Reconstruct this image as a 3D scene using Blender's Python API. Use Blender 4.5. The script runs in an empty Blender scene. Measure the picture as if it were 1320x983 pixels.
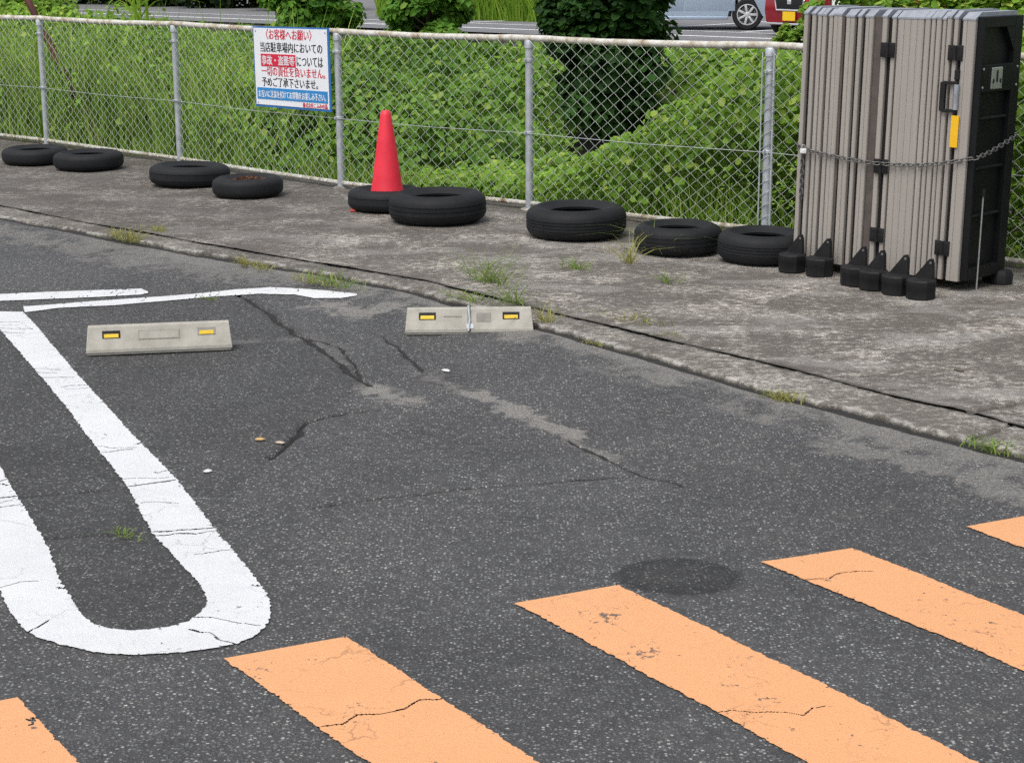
import bpy, bmesh, math, random
import numpy as np
from mathutils import Vector, Matrix, Euler

R = math.radians
rng = np.random.default_rng(7)
random.seed(7)
sc = bpy.context.scene
COL = sc.collection

# ------------------------------------------------------------------ camera, light, exposure
F, PITCH, ROLL, HC, IW, IH = 2300.0, 0.2375, -0.004, 1.775, 1320, 983
cam_d = bpy.data.cameras.new("camera")
cam = bpy.data.objects.new("camera", cam_d)
COL.objects.link(cam)
cam_d.sensor_fit = 'HORIZONTAL'
cam_d.sensor_width = 36
cam_d.lens = F * 36 / IW
cam_d.clip_start = 0.1
cam_d.clip_end = 600
cam.matrix_world = Matrix.Translation((0, 0, HC)) @ (Euler((math.pi / 2 - PITCH, 0, 0)).to_matrix() @ Matrix.Rotation(ROLL, 3, 'Z')).to_4x4()
sc.camera = cam

SUN_EL, SUN_ROT = 62, 215          # degrees; high sun behind thin cloud
wd = bpy.data.worlds.new("World")
sc.world = wd
wd.use_nodes = True
wn = wd.node_tree
bg = wn.nodes['Background']
sky = wn.nodes.new('ShaderNodeTexSky')
sky.sky_type = 'NISHITA'
sky.sun_disc = False
sky.sun_elevation = R(SUN_EL)
sky.sun_rotation = R(SUN_ROT)
sky.air_density = 1.0
sky.dust_density = 4.0
hs = wn.nodes.new('ShaderNodeHueSaturation')
hs.inputs['Saturation'].default_value = 0.45
wn.links.new(sky.outputs[0], hs.inputs['Color'])
wn.links.new(hs.outputs[0], bg.inputs[0])
bg.inputs[1].default_value = 0.15

sd = bpy.data.lights.new("sun", 'SUN')
sd.energy = 1.15
sd.angle = R(40)
sd.color = (1.0, 0.97, 0.92)
sun = bpy.data.objects.new("sun", sd)
COL.objects.link(sun)
_az, _el = R(SUN_ROT), R(SUN_EL)
sdir = Vector((math.sin(_az) * math.cos(_el), math.cos(_az) * math.cos(_el), math.sin(_el)))
sun.rotation_euler = sdir.to_track_quat('Z', 'Y').to_euler()
sun.location = (0, 0, 20)

vs = sc.view_settings
vs.view_transform = 'Standard'
vs.look = 'None'
vs.gamma = 1
vs.exposure = 0.38
vs.use_curve_mapping = False
sc.render.engine = 'CYCLES'
sc.cycles.max_bounces = 6
sc.cycles.transparent_max_bounces = 6
sc.cycles.use_denoising = False

# ------------------------------------------------------------------ placing: where a sight line meets a level, as survey points
_c, _s, _cr, _sr = math.cos(PITCH), math.sin(PITCH), math.cos(ROLL), math.sin(ROLL)
ASPH = -0.045                      # level of the asphalt; the concrete apron is at 0


def ray(px, py):
    a, b = px - IW / 2, py - IH / 2
    x = _cr * a + _sr * b
    u = -(-_sr * a + _cr * b)
    return np.array([x, F * _c + u * _s, -F * _s + u * _c]) / F


def g(px, py, z=0.0):
    d = ray(px, py)
    return np.array([0, 0, HC]) + d * ((z - HC) / d[2])


def gl(pts, z=ASPH):
    return np.array([g(x, y, z)[:2] for x, y in pts])


def aty(px, py, Y):
    d = ray(px, py)
    return np.array([0, 0, HC]) + d * (Y / d[1])


# ------------------------------------------------------------------ numeric noise
def _hash(ix, iy, seed):
    h = (ix.astype(np.int64) * 374761393 + iy.astype(np.int64) * 668265263 + seed * 1274126177) & 0xffffffff
    h = ((h ^ (h >> 13)) * 1274126177) & 0xffffffff
    return ((h ^ (h >> 16)) & 0xffff) / 65535.0


def vnoise(x, y, seed=0):
    x = np.asarray(x, float)
    y = np.asarray(y, float)
    ix, iy = np.floor(x), np.floor(y)
    fx, fy = x - ix, y - iy
    fx = fx * fx * (3 - 2 * fx)
    fy = fy * fy * (3 - 2 * fy)
    a, b = _hash(ix, iy, seed), _hash(ix + 1, iy, seed)
    c, d = _hash(ix, iy + 1, seed), _hash(ix + 1, iy + 1, seed)
    return (a * (1 - fx) + b * fx) * (1 - fy) + (c * (1 - fx) + d * fx) * fy


def fbm(x, y, seed=0, octs=4):
    t, a, n = 0, 1, 0
    for k in range(octs):
        t = t + a * vnoise(x * 2 ** k, y * 2 ** k, seed + k * 17)
        n += a
        a *= .5
    return t / n


def sstep(a, b, x):
    t = np.clip((x - a) / (b - a), 0, 1)
    return t * t * (3 - 2 * t)


def polydist(x, y, pl):
    d = np.full(x.shape, 1e9)
    for (ax, ay), (bx, by) in zip(pl[:-1], pl[1:]):
        ex, ey = bx - ax, by - ay
        t = np.clip(((x - ax) * ex + (y - ay) * ey) / (ex * ex + ey * ey + 1e-12), 0, 1)
        d = np.minimum(d, np.hypot(x - ax - t * ex, y - ay - t * ey))
    return d


# ------------------------------------------------------------------ object helpers
def link(name, me, material=None, parent=None, smooth=False):
    o = bpy.data.objects.new(name, me)
    COL.objects.link(o)
    if material is not None:
        for m in (material if isinstance(material, (list, tuple)) else [material]):
            me.materials.append(m)
    if smooth:
        me.polygons.foreach_set('use_smooth', np.ones(len(me.polygons), bool))
    if parent is not None:
        o.parent = parent
    return o


def tag(o, label=None, cat=None, group=None, kind=None):
    if label:
        o['label'] = label
    if cat:
        o['category'] = cat
    if group:
        o['group'] = group
    if kind:
        o['kind'] = kind
    return o


def thing(name, label, cat, loc=(0, 0, 0), rotz=0, group=None):
    o = bpy.data.objects.new(name, None)
    COL.objects.link(o)
    o.location = loc
    o.rotation_euler = (0, 0, rotz)
    return tag(o, label, cat, group)


def fast_mesh(name, V, Fc, attrs=None):
    """V (n,3); Fc (m,k) one face size."""
    V = np.asarray(V, np.float32)
    Fc = np.asarray(Fc, np.int32)
    me = bpy.data.meshes.new(name)
    me.vertices.add(len(V))
    me.vertices.foreach_set('co', V.ravel())
    k = Fc.shape[1]
    me.loops.add(Fc.size)
    me.loops.foreach_set('vertex_index', Fc.ravel())
    me.polygons.add(len(Fc))
    me.polygons.foreach_set('loop_start', np.arange(0, Fc.size, k, dtype=np.int32))
    me.update(calc_edges=True)
    for nm, arr in (attrs or {}).items():
        at = me.attributes.new(nm, 'FLOAT_COLOR', 'POINT')
        arr = np.asarray(arr, np.float32)
        if arr.shape[1] == 3:
            arr = np.concatenate([arr, np.ones((len(arr), 1), np.float32)], 1)
        at.data.foreach_set('color', arr.ravel())
    return me


class MB:
    def __init__(self):
        self.b = bmesh.new()

    def _m(self, verts, M):
        if M is not None:
            bmesh.ops.transform(self.b, matrix=M, verts=verts)

    def box(self, c, s, M=None, bevel=0, seg=2):
        r = bmesh.ops.create_cube(self.b, size=1)
        vs_ = r['verts']
        bmesh.ops.scale(self.b, vec=s, verts=vs_)
        bmesh.ops.translate(self.b, vec=c, verts=vs_)
        if bevel:
            es = list({e for v in vs_ for e in v.link_edges})
            rb = bmesh.ops.bevel(self.b, geom=es, offset=bevel, segments=seg, affect='EDGES', profile=.5)
            vs_ = list({v for f in rb['faces'] for v in f.verts} | {v for v in vs_ if v.is_valid})
        self._m(vs_, M)
        return self

    def tube(self, pts, r, n=10, cap=True, M=None):
        pts = [Vector(p) for p in pts]
        rs = r if isinstance(r, (list, tuple)) else [r] * len(pts)
        rings = []
        up = None
        for i, p in enumerate(pts):
            t = (pts[min(i + 1, len(pts) - 1)] - pts[max(i - 1, 0)]).normalized()
            if up is None:
                up = Vector((0, 0, 1)) if abs(t.z) < .9 else Vector((1, 0, 0))
            a = t.cross(up).normalized()
            b_ = a.cross(t).normalized()
            up = b_
            rings.append([self.b.verts.new(p + rs[i] * (math.cos(2 * math.pi * k / n) * a + math.sin(2 * math.pi * k / n) * b_)) for k in range(n)])
        for ra, rb in zip(rings[:-1], rings[1:]):
            for k in range(n):
                self.b.faces.new((ra[k], ra[(k + 1) % n], rb[(k + 1) % n], rb[k]))
        if cap:
            self.b.faces.new(rings[0][::-1])
            self.b.faces.new(rings[-1])
        self._m([v for q in rings for v in q], M)
        return self

    def lathe(self, prof, n=32, M=None, closed=False, f=None):
        rings = []
        for (r, z) in prof:
            ring = []
            for k in range(n):
                a = 2 * math.pi * k / n
                rr = r if f is None else f(r, z, a)
                ring.append(self.b.verts.new((rr * math.cos(a), rr * math.sin(a), z)))
            rings.append(ring)
        pr = list(zip(rings[:-1], rings[1:]))
        if closed:
            pr.append((rings[-1], rings[0]))
        for ra, rb in pr:
            for k in range(n):
                self.b.faces.new((ra[k], ra[(k + 1) % n], rb[(k + 1) % n], rb[k]))
        if not closed:
            if prof[0][0] > 1e-5:
                self.b.faces.new(rings[0][::-1])
            if prof[-1][0] > 1e-5:
                self.b.faces.new(rings[-1])
        self._m([v for q in rings for v in q], M)
        return self

    def prism(self, poly, depth, M=None):
        """poly in (x,y), extruded along +z by depth."""
        a = [self.b.verts.new((x, y, 0)) for x, y in poly]
        c = [self.b.verts.new((x, y, depth)) for x, y in poly]
        n = len(poly)
        self.b.faces.new(a[::-1])
        self.b.faces.new(c)
        for i in range(n):
            self.b.faces.new((a[i], a[(i + 1) % n], c[(i + 1) % n], c[i]))
        self._m(a + c, M)
        return self

    def hull8(self, p):
        """eight corners: bottom four then top four, counter-clockwise."""
        v = [self.b.verts.new(q) for q in p]
        for f in ((3, 2, 1, 0), (4, 5, 6, 7), (0, 1, 5, 4), (1, 2, 6, 5), (2, 3, 7, 6), (3, 0, 4, 7)):
            self.b.faces.new([v[i] for i in f])
        return self

    def build(self, name, material, parent=None, smooth=False, angle=40):
        bmesh.ops.recalc_face_normals(self.b, faces=self.b.faces)
        me = bpy.data.meshes.new(name)
        self.b.to_mesh(me)
        self.b.free()
        o = link(name, me, material, parent)
        if smooth:
            me.polygons.foreach_set('use_smooth', np.ones(len(me.polygons), bool))
            me.set_sharp_from_angle(angle=R(angle))
        return o


def dup(root, label=None, group=None):
    r = root.copy()
    COL.objects.link(r)
    if label:
        r['label'] = label
    if group:
        r['group'] = group
    for ch in list(root.children):
        c = ch.copy()
        COL.objects.link(c)
        c.parent = r
        for gch in list(ch.children):
            d = gch.copy()
            COL.objects.link(d)
            d.parent = c
    return r


# ------------------------------------------------------------------ material helpers
def nd(nt, typ, props=None, ins=None):
    n = nt.nodes.new(typ)
    for k, v in (props or {}).items():
        setattr(n, k, v)
    for k, v in (ins or {}).items():
        s = n.inputs[k]
        if isinstance(v, bpy.types.NodeSocket):
            nt.links.new(v, s)
        else:
            s.default_value = v
    return n


def c4(c):
    return tuple(c) + (1,) if len(c) == 3 else tuple(c)


def new_mat(name, rough=.8, metal=0, color=(.5, .5, .5), spec=.5):
    m = bpy.data.materials.new(name)
    m.use_nodes = True
    nt = m.node_tree
    p = nt.nodes['Principled BSDF']
    p.inputs['Base Color'].default_value = c4(color)
    p.inputs['Roughness'].default_value = rough
    p.inputs['Metallic'].default_value = metal
    p.inputs['Specular IOR Level'].default_value = spec
    return m, nt, p


def ocoord(nt):
    return nd(nt, 'ShaderNodeTexCoord').outputs['Object']


def noise(nt, vec, scale, detail=4, rough=.55, dist=0):
    return nd(nt, 'ShaderNodeTexNoise', None, {'Vector': vec, 'Scale': scale, 'Detail': detail, 'Roughness': rough, 'Distortion': dist}).outputs['Fac']


def ramp(nt, fac, stops, interp='LINEAR'):
    n = nd(nt, 'ShaderNodeValToRGB', None, {'Fac': fac})
    cr = n.color_ramp
    cr.interpolation = interp
    while len(cr.elements) > 1:
        cr.elements.remove(cr.elements[-1])
    for i, (p, c) in enumerate(stops):
        e = cr.elements[0] if i == 0 else cr.elements.new(p)
        e.position = p
        e.color = c4(c) if not isinstance(c, (int, float)) else (c, c, c, 1)
    return n.outputs['Color']


def mix(nt, fac, a, b, mode='MIX'):
    n = nd(nt, 'ShaderNodeMix', {'data_type': 'RGBA', 'blend_type': mode})
    for i, v in ((0, fac), (6, a), (7, b)):
        if isinstance(v, bpy.types.NodeSocket):
            nt.links.new(v, n.inputs[i])
        else:
            n.inputs[i].default_value = v if i == 0 else c4(v)
    return n.outputs[2]


def math_(nt, op, a, b=0.0, clamp=False):
    n = nd(nt, 'ShaderNodeMath', {'operation': op, 'use_clamp': clamp})
    for i, v in enumerate((a, b)):
        if isinstance(v, bpy.types.NodeSocket):
            nt.links.new(v, n.inputs[i])
        else:
            n.inputs[i].default_value = v
    return n.outputs[0]


def bump(nt, p, h, strength=.4, dist=.01):
    b = nd(nt, 'ShaderNodeBump', None, {'Height': h, 'Strength': strength, 'Distance': dist})
    nt.links.new(b.outputs[0], p.inputs['Normal'])


def setc(nt, p, sock, inp='Base Color'):
    nt.links.new(sock, p.inputs[inp])


def mapped(nt, vec, scale):
    return nd(nt, 'ShaderNodeMapping', None, {'Vector': vec, 'Scale': scale}).outputs[0]


def simple(name, color, rough=.7, metal=0, var=.25, scale=30, bmp=.1, spec=.5):
    m, nt, p = new_mat(name, rough, metal, color, spec)
    v = ocoord(nt)
    f = noise(nt, v, scale, 5)
    lo = tuple(c * (1 - var) for c in color)
    hi = tuple(min(1, c * (1 + var)) for c in color)
    setc(nt, p, ramp(nt, f, [(.3, lo), (.7, hi)]))
    if bmp:
        bump(nt, p, noise(nt, v, scale * 6, 3), bmp, .003)
    return m


def attr(nt, name):
    return nd(nt, 'ShaderNodeAttribute', {'attribute_name': name}).outputs['Color']


# asphalt
def mat_asphalt(name, with_wear=True):
    m, nt, p = new_mat(name, .85)
    v = ocoord(nt)
    warp = nd(nt, 'ShaderNodeVectorMath', {'operation': 'ADD'}, {0: v, 1: nd(nt, 'ShaderNodeVectorMath', {'operation': 'SCALE'}, {0: nd(nt, 'ShaderNodeTexNoise', None, {'Vector': v, 'Scale': 130, 'Detail': 2}).outputs['Color'], 'Scale': .007}).outputs[0]}).outputs[0]
    vor = nd(nt, 'ShaderNodeTexVoronoi', {'feature': 'F1'}, {'Vector': warp, 'Scale': 92, 'Randomness': 1})
    vr = nd(nt, 'ShaderNodeSeparateColor', None, {'Color': vor.outputs['Color']})
    stone = ramp(nt, vr.outputs[0], [(0, (.046, .046, .047)), (.32, (.076, .077, .078)), (.55, (.105, .108, .106)), (.74, (.165, .163, .157)), (.90, (.26, .262, .26)), (1, (.48, .47, .44))])
    stone = mix(nt, .5, stone, mix(nt, 1.0, stone, ramp(nt, vr.outputs[2], [(0, (1.15, 1.0, .84)), (.5, (1, 1, 1)), (1, (.86, 1.04, 1.1))]), 'MULTIPLY'))
    edge = ramp(nt, vor.outputs['Distance'], [(.30, 0), (.52, 1)])
    col = mix(nt, edge, stone, (.024, .024, .025))
    v2 = nd(nt, 'ShaderNodeTexVoronoi', {'feature': 'F1'}, {'Vector': warp, 'Scale': 50, 'Randomness': 1})
    v2c = nd(nt, 'ShaderNodeSeparateColor', None, {'Color': v2.outputs['Color']})
    chip = math_(nt, 'MULTIPLY', ramp(nt, v2c.outputs[1], [(.74, 0), (.78, 1)]), ramp(nt, v2.outputs['Distance'], [(.24, 1), (.36, 0)]), True)
    col = mix(nt, math_(nt, 'MULTIPLY', chip, .55), col, ramp(nt, v2c.outputs[2], [(0, (.10, .10, .095)), (.6, (.19, .19, .185)), (1, (.38, .37, .35))]))
    fine = noise(nt, v, 360, 3, .7)
    col = mix(nt, .30, col, ramp(nt, fine, [(.35, (.040, .040, .042)), (.58, (.12, .121, .123)), (.72, (.27, .27, .265))]))
    mid = noise(nt, v, 24, 5, .7)
    col = mix(nt, .6, col, mix(nt, 1.0, col, ramp(nt, mid, [(.32, (.62, .61, .60)), (.68, (1.36, 1.36, 1.36))]), 'MULTIPLY'))
    big = noise(nt, v, 1.3, 5, .6)
    col = mix(nt, .55, col, mix(nt, 1.0, col, ramp(nt, big, [(.3, (.84, .833, .825)), (.7, (1.68, 1.665, 1.64))]), 'MULTIPLY'))
    dust = ramp(nt, noise(nt, v, 9, 6, .65), [(.5, 0), (.8, .28)])
    col = mix(nt, dust, col, (.15, .145, .135))
    if with_wear:
        w = nd(nt, 'ShaderNodeSeparateColor', None, {'Color': attr(nt, 'wear_shade')})
        grain = noise(nt, v, 60, 5, .7)
        gr_ = math_(nt, 'SUBTRACT', grain, .5)
        sand = ramp(nt, math_(nt, 'ADD', math_(nt, 'MULTIPLY', w.outputs[0], 1.15), math_(nt, 'MULTIPLY', gr_, 1.1)), [(.24, 0), (.85, .85)])
        sand = math_(nt, 'MULTIPLY', sand, ramp(nt, w.outputs[0], [(.03, 0), (.15, 1)]), True)
        col = mix(nt, sand, col, ramp(nt, noise(nt, v, 90, 4), [(.3, (.14, .134, .12)), (.7, (.30, .282, .258))]))
        dk = math_(nt, 'MULTIPLY', w.outputs[1], ramp(nt, grain, [(.34, .72), (.62, 1)]), True)
        col = mix(nt, dk, col, mix(nt, 1.0, col, (.30, .30, .30), 'MULTIPLY'))
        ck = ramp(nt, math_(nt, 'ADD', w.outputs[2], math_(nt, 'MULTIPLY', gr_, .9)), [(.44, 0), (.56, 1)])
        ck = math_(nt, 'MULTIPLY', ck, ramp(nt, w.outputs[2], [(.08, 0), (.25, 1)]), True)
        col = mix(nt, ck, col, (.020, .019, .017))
    setc(nt, p, col)
    h = math_(nt, 'ADD', math_(nt, 'MULTIPLY', edge, -1.0), math_(nt, 'MULTIPLY', fine, .4))
    bump(nt, p, h, .8, .005)
    return m


M_asph = mat_asphalt('asphalt_worn')
M_road = simple('road_asphalt', (.16, .16, .165), .9, 0, .2, 3, 0)


def mat_concrete(name, dark, light, thr, scale=1.0, speck=.6):
    m, nt, p = new_mat(name, .92)
    v = ocoord(nt)
    n1 = math_(nt, 'ADD', math_(nt, 'MULTIPLY', noise(nt, mapped(nt, v, (1, 1.3, 1)), 18 * scale, 11, .82), .68), math_(nt, 'MULTIPLY', noise(nt, v, 85, 5, .8), .32))
    n2 = noise(nt, v, 2.2, 5, .6)
    n3 = noise(nt, v, 150, 3, .6)
    f = math_(nt, 'ADD', n1, math_(nt, 'MULTIPLY', math_(nt, 'SUBTRACT', n2, .5), .32))
    base = ramp(nt, f, [(thr - .06, dark), (thr, tuple((a * .62 + b * .38) for a, b in zip(dark, light))), (thr + .045, light)])
    grime = ramp(nt, n3, [(.3, (.6, .58, .55)), (.62, (1.25, 1.24, 1.22))])
    col = mix(nt, speck, base, mix(nt, 1.0, base, grime, 'MULTIPLY'))
    w = nd(nt, 'ShaderNodeSeparateColor', None, {'Color': attr(nt, 'wear_shade')})
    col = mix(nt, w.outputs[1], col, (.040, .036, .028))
    col = mix(nt, w.outputs[0], col, (.46, .45, .42))
    setc(nt, p, col)
    bump(nt, p, math_(nt, 'ADD', n1, math_(nt, 'MULTIPLY', n3, .5)), .75, .012)
    return m


M_apron = mat_concrete('weathered_concrete', (.108, .096, .084), (.50, .465, .42), .548)
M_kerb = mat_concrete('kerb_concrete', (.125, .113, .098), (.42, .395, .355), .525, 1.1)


def mat_paint(name, color, chip=.66, dirt=(.55, .55, .55)):
    m, nt, p = new_mat(name, .62)
    v = ocoord(nt)
    big = noise(nt, v, 5, 5, .6)
    fine = noise(nt, v, 130, 4, .6)
    col = mix(nt, ramp(nt, big, [(.35, 0), (.75, .22)]), color, tuple(a * b for a, b in zip(color, dirt)))
    col = mix(nt, ramp(nt, fine, [(.3, .13), (.62, 0)]), col, tuple(c * .55 for c in color))
    holes = math_(nt, 'ADD', noise(nt, v, 48, 6, .7), math_(nt, 'MULTIPLY', math_(nt, 'SUBTRACT', noise(nt, v, 6, 2), .5), .5))
    hm = ramp(nt, holes, [(chip, 0), (chip + .03, 1)])
    col = mix(nt, hm, col, tuple(c * .12 + .06 for c in color))
    scuff = math_(nt, 'MULTIPLY', ramp(nt, noise(nt, v, 21, 7, .72), [(.52, 0), (.66, 1)]), ramp(nt, noise(nt, v, 1.9, 3), [(.42, .06), (.66, .30)]), True)
    col = mix(nt, scuff, col, tuple(c * .62 + .04 for c in color))
    # hairline cracks
    dv = nd(nt, 'ShaderNodeVectorMath', {'operation': 'ADD'}, {0: v, 1: nd(nt, 'ShaderNodeVectorMath', {'operation': 'SCALE'}, {0: nd(nt, 'ShaderNodeTexNoise', None, {'Vector': v, 'Scale': 14, 'Detail': 4}).outputs['Color'], 'Scale': .09}).outputs[0]}).outputs[0]
    cr = nd(nt, 'ShaderNodeTexVoronoi', {'feature': 'DISTANCE_TO_EDGE'}, {'Vector': dv, 'Scale': 4.5}).outputs['Distance']
    cm = math_(nt, 'MULTIPLY', ramp(nt, cr, [(0.004, 1), (.014, 0)]), ramp(nt, noise(nt, v, 3.1, 3), [(.5, 0), (.62, .5)]), True)
    col = mix(nt, cm, col, tuple(c * .38 for c in color))
    setc(nt, p, col)
    bump(nt, p, math_(nt, 'SUBTRACT', fine, math_(nt, 'ADD', hm, cm)), .5, .004)
    return m


M_white = mat_paint('white_road_paint', (.66, .668, .672), .70)
M_orange = mat_paint('orange_road_paint', (.715, .350, .158), .665, (.86, .82, .78))

M_galv = simple('galvanised_steel', (.44, .47, .50), .5, .35, .18, 18, .05)
M_rail = None


def mat_rail():
    m, nt, p = new_mat('lichened_rail', .75)
    v = ocoord(nt)
    f = noise(nt, mapped(nt, v, (1, 1, 1)), 11, 7, .7)
    col = ramp(nt, f, [(.33, (.20, .13, .075)), (.43, (.40, .35, .26)), (.55, (.56, .55, .50)), (.72, (.66, .66, .63))])
    g2 = ramp(nt, noise(nt, v, 60, 4, .7), [(.6, 0), (.7, .7)])
    col = mix(nt, g2, col, (.13, .12, .09))
    setc(nt, p, col)
    bump(nt, p, f, .3, .004)
    return m


M_rail = mat_rail()
M_net = simple('coated_wire', (.58, .64, .53), .5, .15, .15, 20, 0)
M_wire = simple('steel_wire', (.42, .45, .44), .5, .4, .15, 20, 0)
M_rubber = None


def mat_rubber():
    m, nt, p = new_mat('old_rubber', .7, 0, (.01, .01, .01), .3)
    v = ocoord(nt)
    f = noise(nt, v, 9, 6, .65)
    oi = nd(nt, 'ShaderNodeObjectInfo').outputs['Random']
    col = ramp(nt, f, [(.3, (.006, .0065, .0075)), (.62, (.011, .012, .0135)), (.8, (.022, .022, .022))])
    col = mix(nt, math_(nt, 'MULTIPLY', oi, .3), col, (.018, .019, .021))
    dust = ramp(nt, noise(nt, v, 22, 5, .7), [(.60, 0), (.78, .16)])
    col = mix(nt, dust, col, (.09, .085, .07))
    setc(nt, p, col)
    bump(nt, p, noise(nt, v, 160, 3), .15, .003)
    return m


M_rubber = mat_rubber()
M_cone, _nt, _p = new_mat('cone_red_plastic', .5)
_v = ocoord(_nt)
cone_c = ramp(_nt, noise(_nt, _v, 7, 5, .6), [(.3, (.66, .016, .038)), (.7, (.82, .030, .060))])
cone_c = mix(_nt, ramp(_nt, noise(_nt, mapped(_nt, _v, (1, 1, .35)), 38, 6, .75), [(.60, 0), (.70, .45)]), cone_c, (.42, .05, .05))
setc(_nt, _p, cone_c)
M_stop = simple('stop_grey_plastic', (.37, .355, .305), .75, 0, .16, 14, .25)
M_stop_d = simple('stop_recess', (.25, .24, .21), .8, 0, .2, 20, .1)
M_refl = simple('amber_reflector', (.75, .50, .02), .3, 0, .15, 60, .1)
M_dark = simple('dark_plastic', (.012, .012, .013), .65, 0, .3, 20, .08, .3)
M_black = simple('black_panel', (.006, .0065, .0075), .5, 0, .3, 8, .05, .25)
M_taupe = None


def mat_taupe():
    m, nt, p = new_mat('taupe_panel', .6)
    v = ocoord(nt)
    st = noise(nt, mapped(nt, v, (60, 60, 1.2)), 1, 4, .6)
    bl = noise(nt, v, 5, 5, .6)
    col = ramp(nt, st, [(.3, (.305, .278, .247)), (.7, (.362, .333, .300))])
    col = mix(nt, ramp(nt, bl, [(.5, 0), (.8, .22)]), col, (.24, .21, .185))
    setc(nt, p, col)
    bump(nt, p, noise(nt, v, 250, 2), .1, .002)
    return m


M_taupe = mat_taupe()
M_cap = simple('grey_end_cap', (.27, .29, .325), .5, 0, .15, 20, .05)
M_gap_shade = simple('gap_shade', (.005, .0035, .003), .8, 0, .3, 15, 0)
M_brown = simple('brown_leaf', (.085, .070, .060), .7, 0, .2, 15, 0)
M_steel = simple('bright_steel', (.50, .50, .50), .35, .7, .1, 40, 0)
M_chain = simple('dull_chain', (.16, .16, .155), .5, .6, .3, 60, 0)
M_yellow = simple('yellow_tag', (.83, .47, .01), .5, 0, .05, 20, 0)
M_whitep = simple('white_plastic', (.75, .75, .73), .5, 0, .06, 10, 0)
M_signw = simple('sign_white', (.80, .82, .85), .4, 0, .03, 5, 0)
M_signb = simple('sign_blue', (.03, .15, .42), .4, 0, .06, 9, 0)
M_band = simple('sign_band_blue', (.03, .24, .56), .4, 0, .05, 9, 0)
M_tred = simple('lettering_red', (.62, .015, .05), .45, 0, .05, 9, 0)
M_tblk = simple('lettering_black', (.012, .012, .014), .45, 0, .05, 9, 0)
M_rust = simple('rusty_pipe', (.075, .022, .017), .85, 0, .5, 9, .3)
M_soil = simple('dark_soil', (.022, .019, .011), .95, 0, .5, 6, .4)
M_bark = simple('bark', (.07, .052, .035), .9, 0, .4, 14, .4)


def mat_leaf(name, dark, light, yellow, rough=.5):
    m, nt, p = new_mat(name, .62, 0, (.1, .2, .03), .22)
    t = nd(nt, 'ShaderNodeSeparateColor', None, {'Color': attr(nt, 'tint')})
    col = mix(nt, t.outputs[0], dark, light)
    col = mix(nt, t.outputs[1], col, yellow)
    setc(nt, p, col)
    out = nt.nodes['Material Output']
    tr = nd(nt, 'ShaderNodeBsdfTranslucent', None, {'Color': mix(nt, .35, col, yellow)})
    ms = nd(nt, 'ShaderNodeMixShader', None, {0: .36, 1: p.outputs[0], 2: tr.outputs[0]})
    nt.links.new(ms.outputs[0], out.inputs[0])
    return m


M_kudzu = mat_leaf('kudzu_leaf', (.045, .135, .012), (.265, .48, .048), (.50, .60, .12))
M_weed = mat_leaf('weed_leaf', (.032, .105, .011), (.190, .38, .040), (.38, .49, .09))
M_maple = mat_leaf('maple_leaf', (.009, .036, .007), (.044, .135, .017), (.09, .18, .03))
M_bush = mat_leaf('bush_leaf', (.030, .110, .012), (.150, .35, .034), (.29, .44, .07))
M_hedge = mat_leaf('hedge_leaf', (.008, .024, .007), (.030, .066, .016), (.08, .12, .03))
M_grass = mat_leaf('grass_blade', (.075, .19, .018), (.35, .56, .070), (.55, .62, .15))
M_lime = mat_leaf('lime_grass_blade', (.13, .27, .025), (.32, .52, .05), (.44, .56, .10))
M_dead = mat_leaf('dead_leaf', (.07, .026, .018), (.19, .075, .05), (.26, .15, .08))
M_straw = mat_leaf('dry_tuft_blade', (.15, .19, .04), (.34, .35, .09), (.52, .44, .18))
M_tuft = mat_leaf('green_tuft_blade', (.09, .18, .035), (.22, .34, .07), (.44, .42, .15))

def leaf_cloud(pos, nrm, size, tint, aspect=.8, fold=.18, seed=0):
    """one folded six-sided leaf per point."""
    r_ = np.random.default_rng(seed)
    n = len(pos)
    N_ = nrm + r_.normal(0, .45, (n, 3))
    N_ /= np.linalg.norm(N_, axis=1, keepdims=True) + 1e-9
    D = r_.normal(0, 1, (n, 3))
    D[:, 2] -= .5
    D -= N_ * (D * N_).sum(1, keepdims=True)
    D /= np.linalg.norm(D, axis=1, keepdims=True) + 1e-9
    S = np.cross(N_, D)
    tpl = np.array([[0, 0, 0], [.42, .28, 1], [.34, .70, .8], [0, 1, -.3], [-.34, .70, .8], [-.42, .28, 1]])
    sz = size[:, None, None]
    V = pos[:, None] + sz * (tpl[None, :, :1] * aspect * S[:, None] + (tpl[None, :, 1:2] - .4) * D[:, None] + tpl[None, :, 2:] * fold * .5 * N_[:, None])
    b = np.arange(n)[:, None] * 6
    Fc = np.concatenate([b + np.array([[0, 1, 2, 3]]), b + np.array([[0, 3, 4, 5]])])
    return V.reshape(-1, 3), Fc, np.repeat(tint, 6, 0)


# ================================================================== GROUND
# kerb frame: U along the kerb towards the near right, V towards the fence
K0 = np.array([0.15, 8.54])
KT = np.array([.664, -.748])
KT /= np.linalg.norm(KT)
KN = np.array([-KT[1], KT[0]])


def uv(p):
    q = np.asarray(p) - K0
    return np.stack([q @ KT, q @ KN], -1)


def xy(U, V):
    return K0[0] + U * KT[0] + V * KN[0], K0[1] + U * KT[1] + V * KN[1]


kerb_uv = uv(gl([(-330, 226), (-150, 258), (0, 285), (200, 322), (400, 357), (530, 380), (700, 428), (833, 466), (1000, 515), (1320, 597), (1500, 645)]))
joint_uv = uv(gl([(-330, 205), (-150, 235), (120, 288), (340, 327), (548, 361), (719, 405), (1000, 470), (1150, 510), (1250, 531), (1320, 551), (1500, 604)], 0))


def kerbV(U):
    return np.interp(U, kerb_uv[:, 0], kerb_uv[:, 1])


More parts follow.
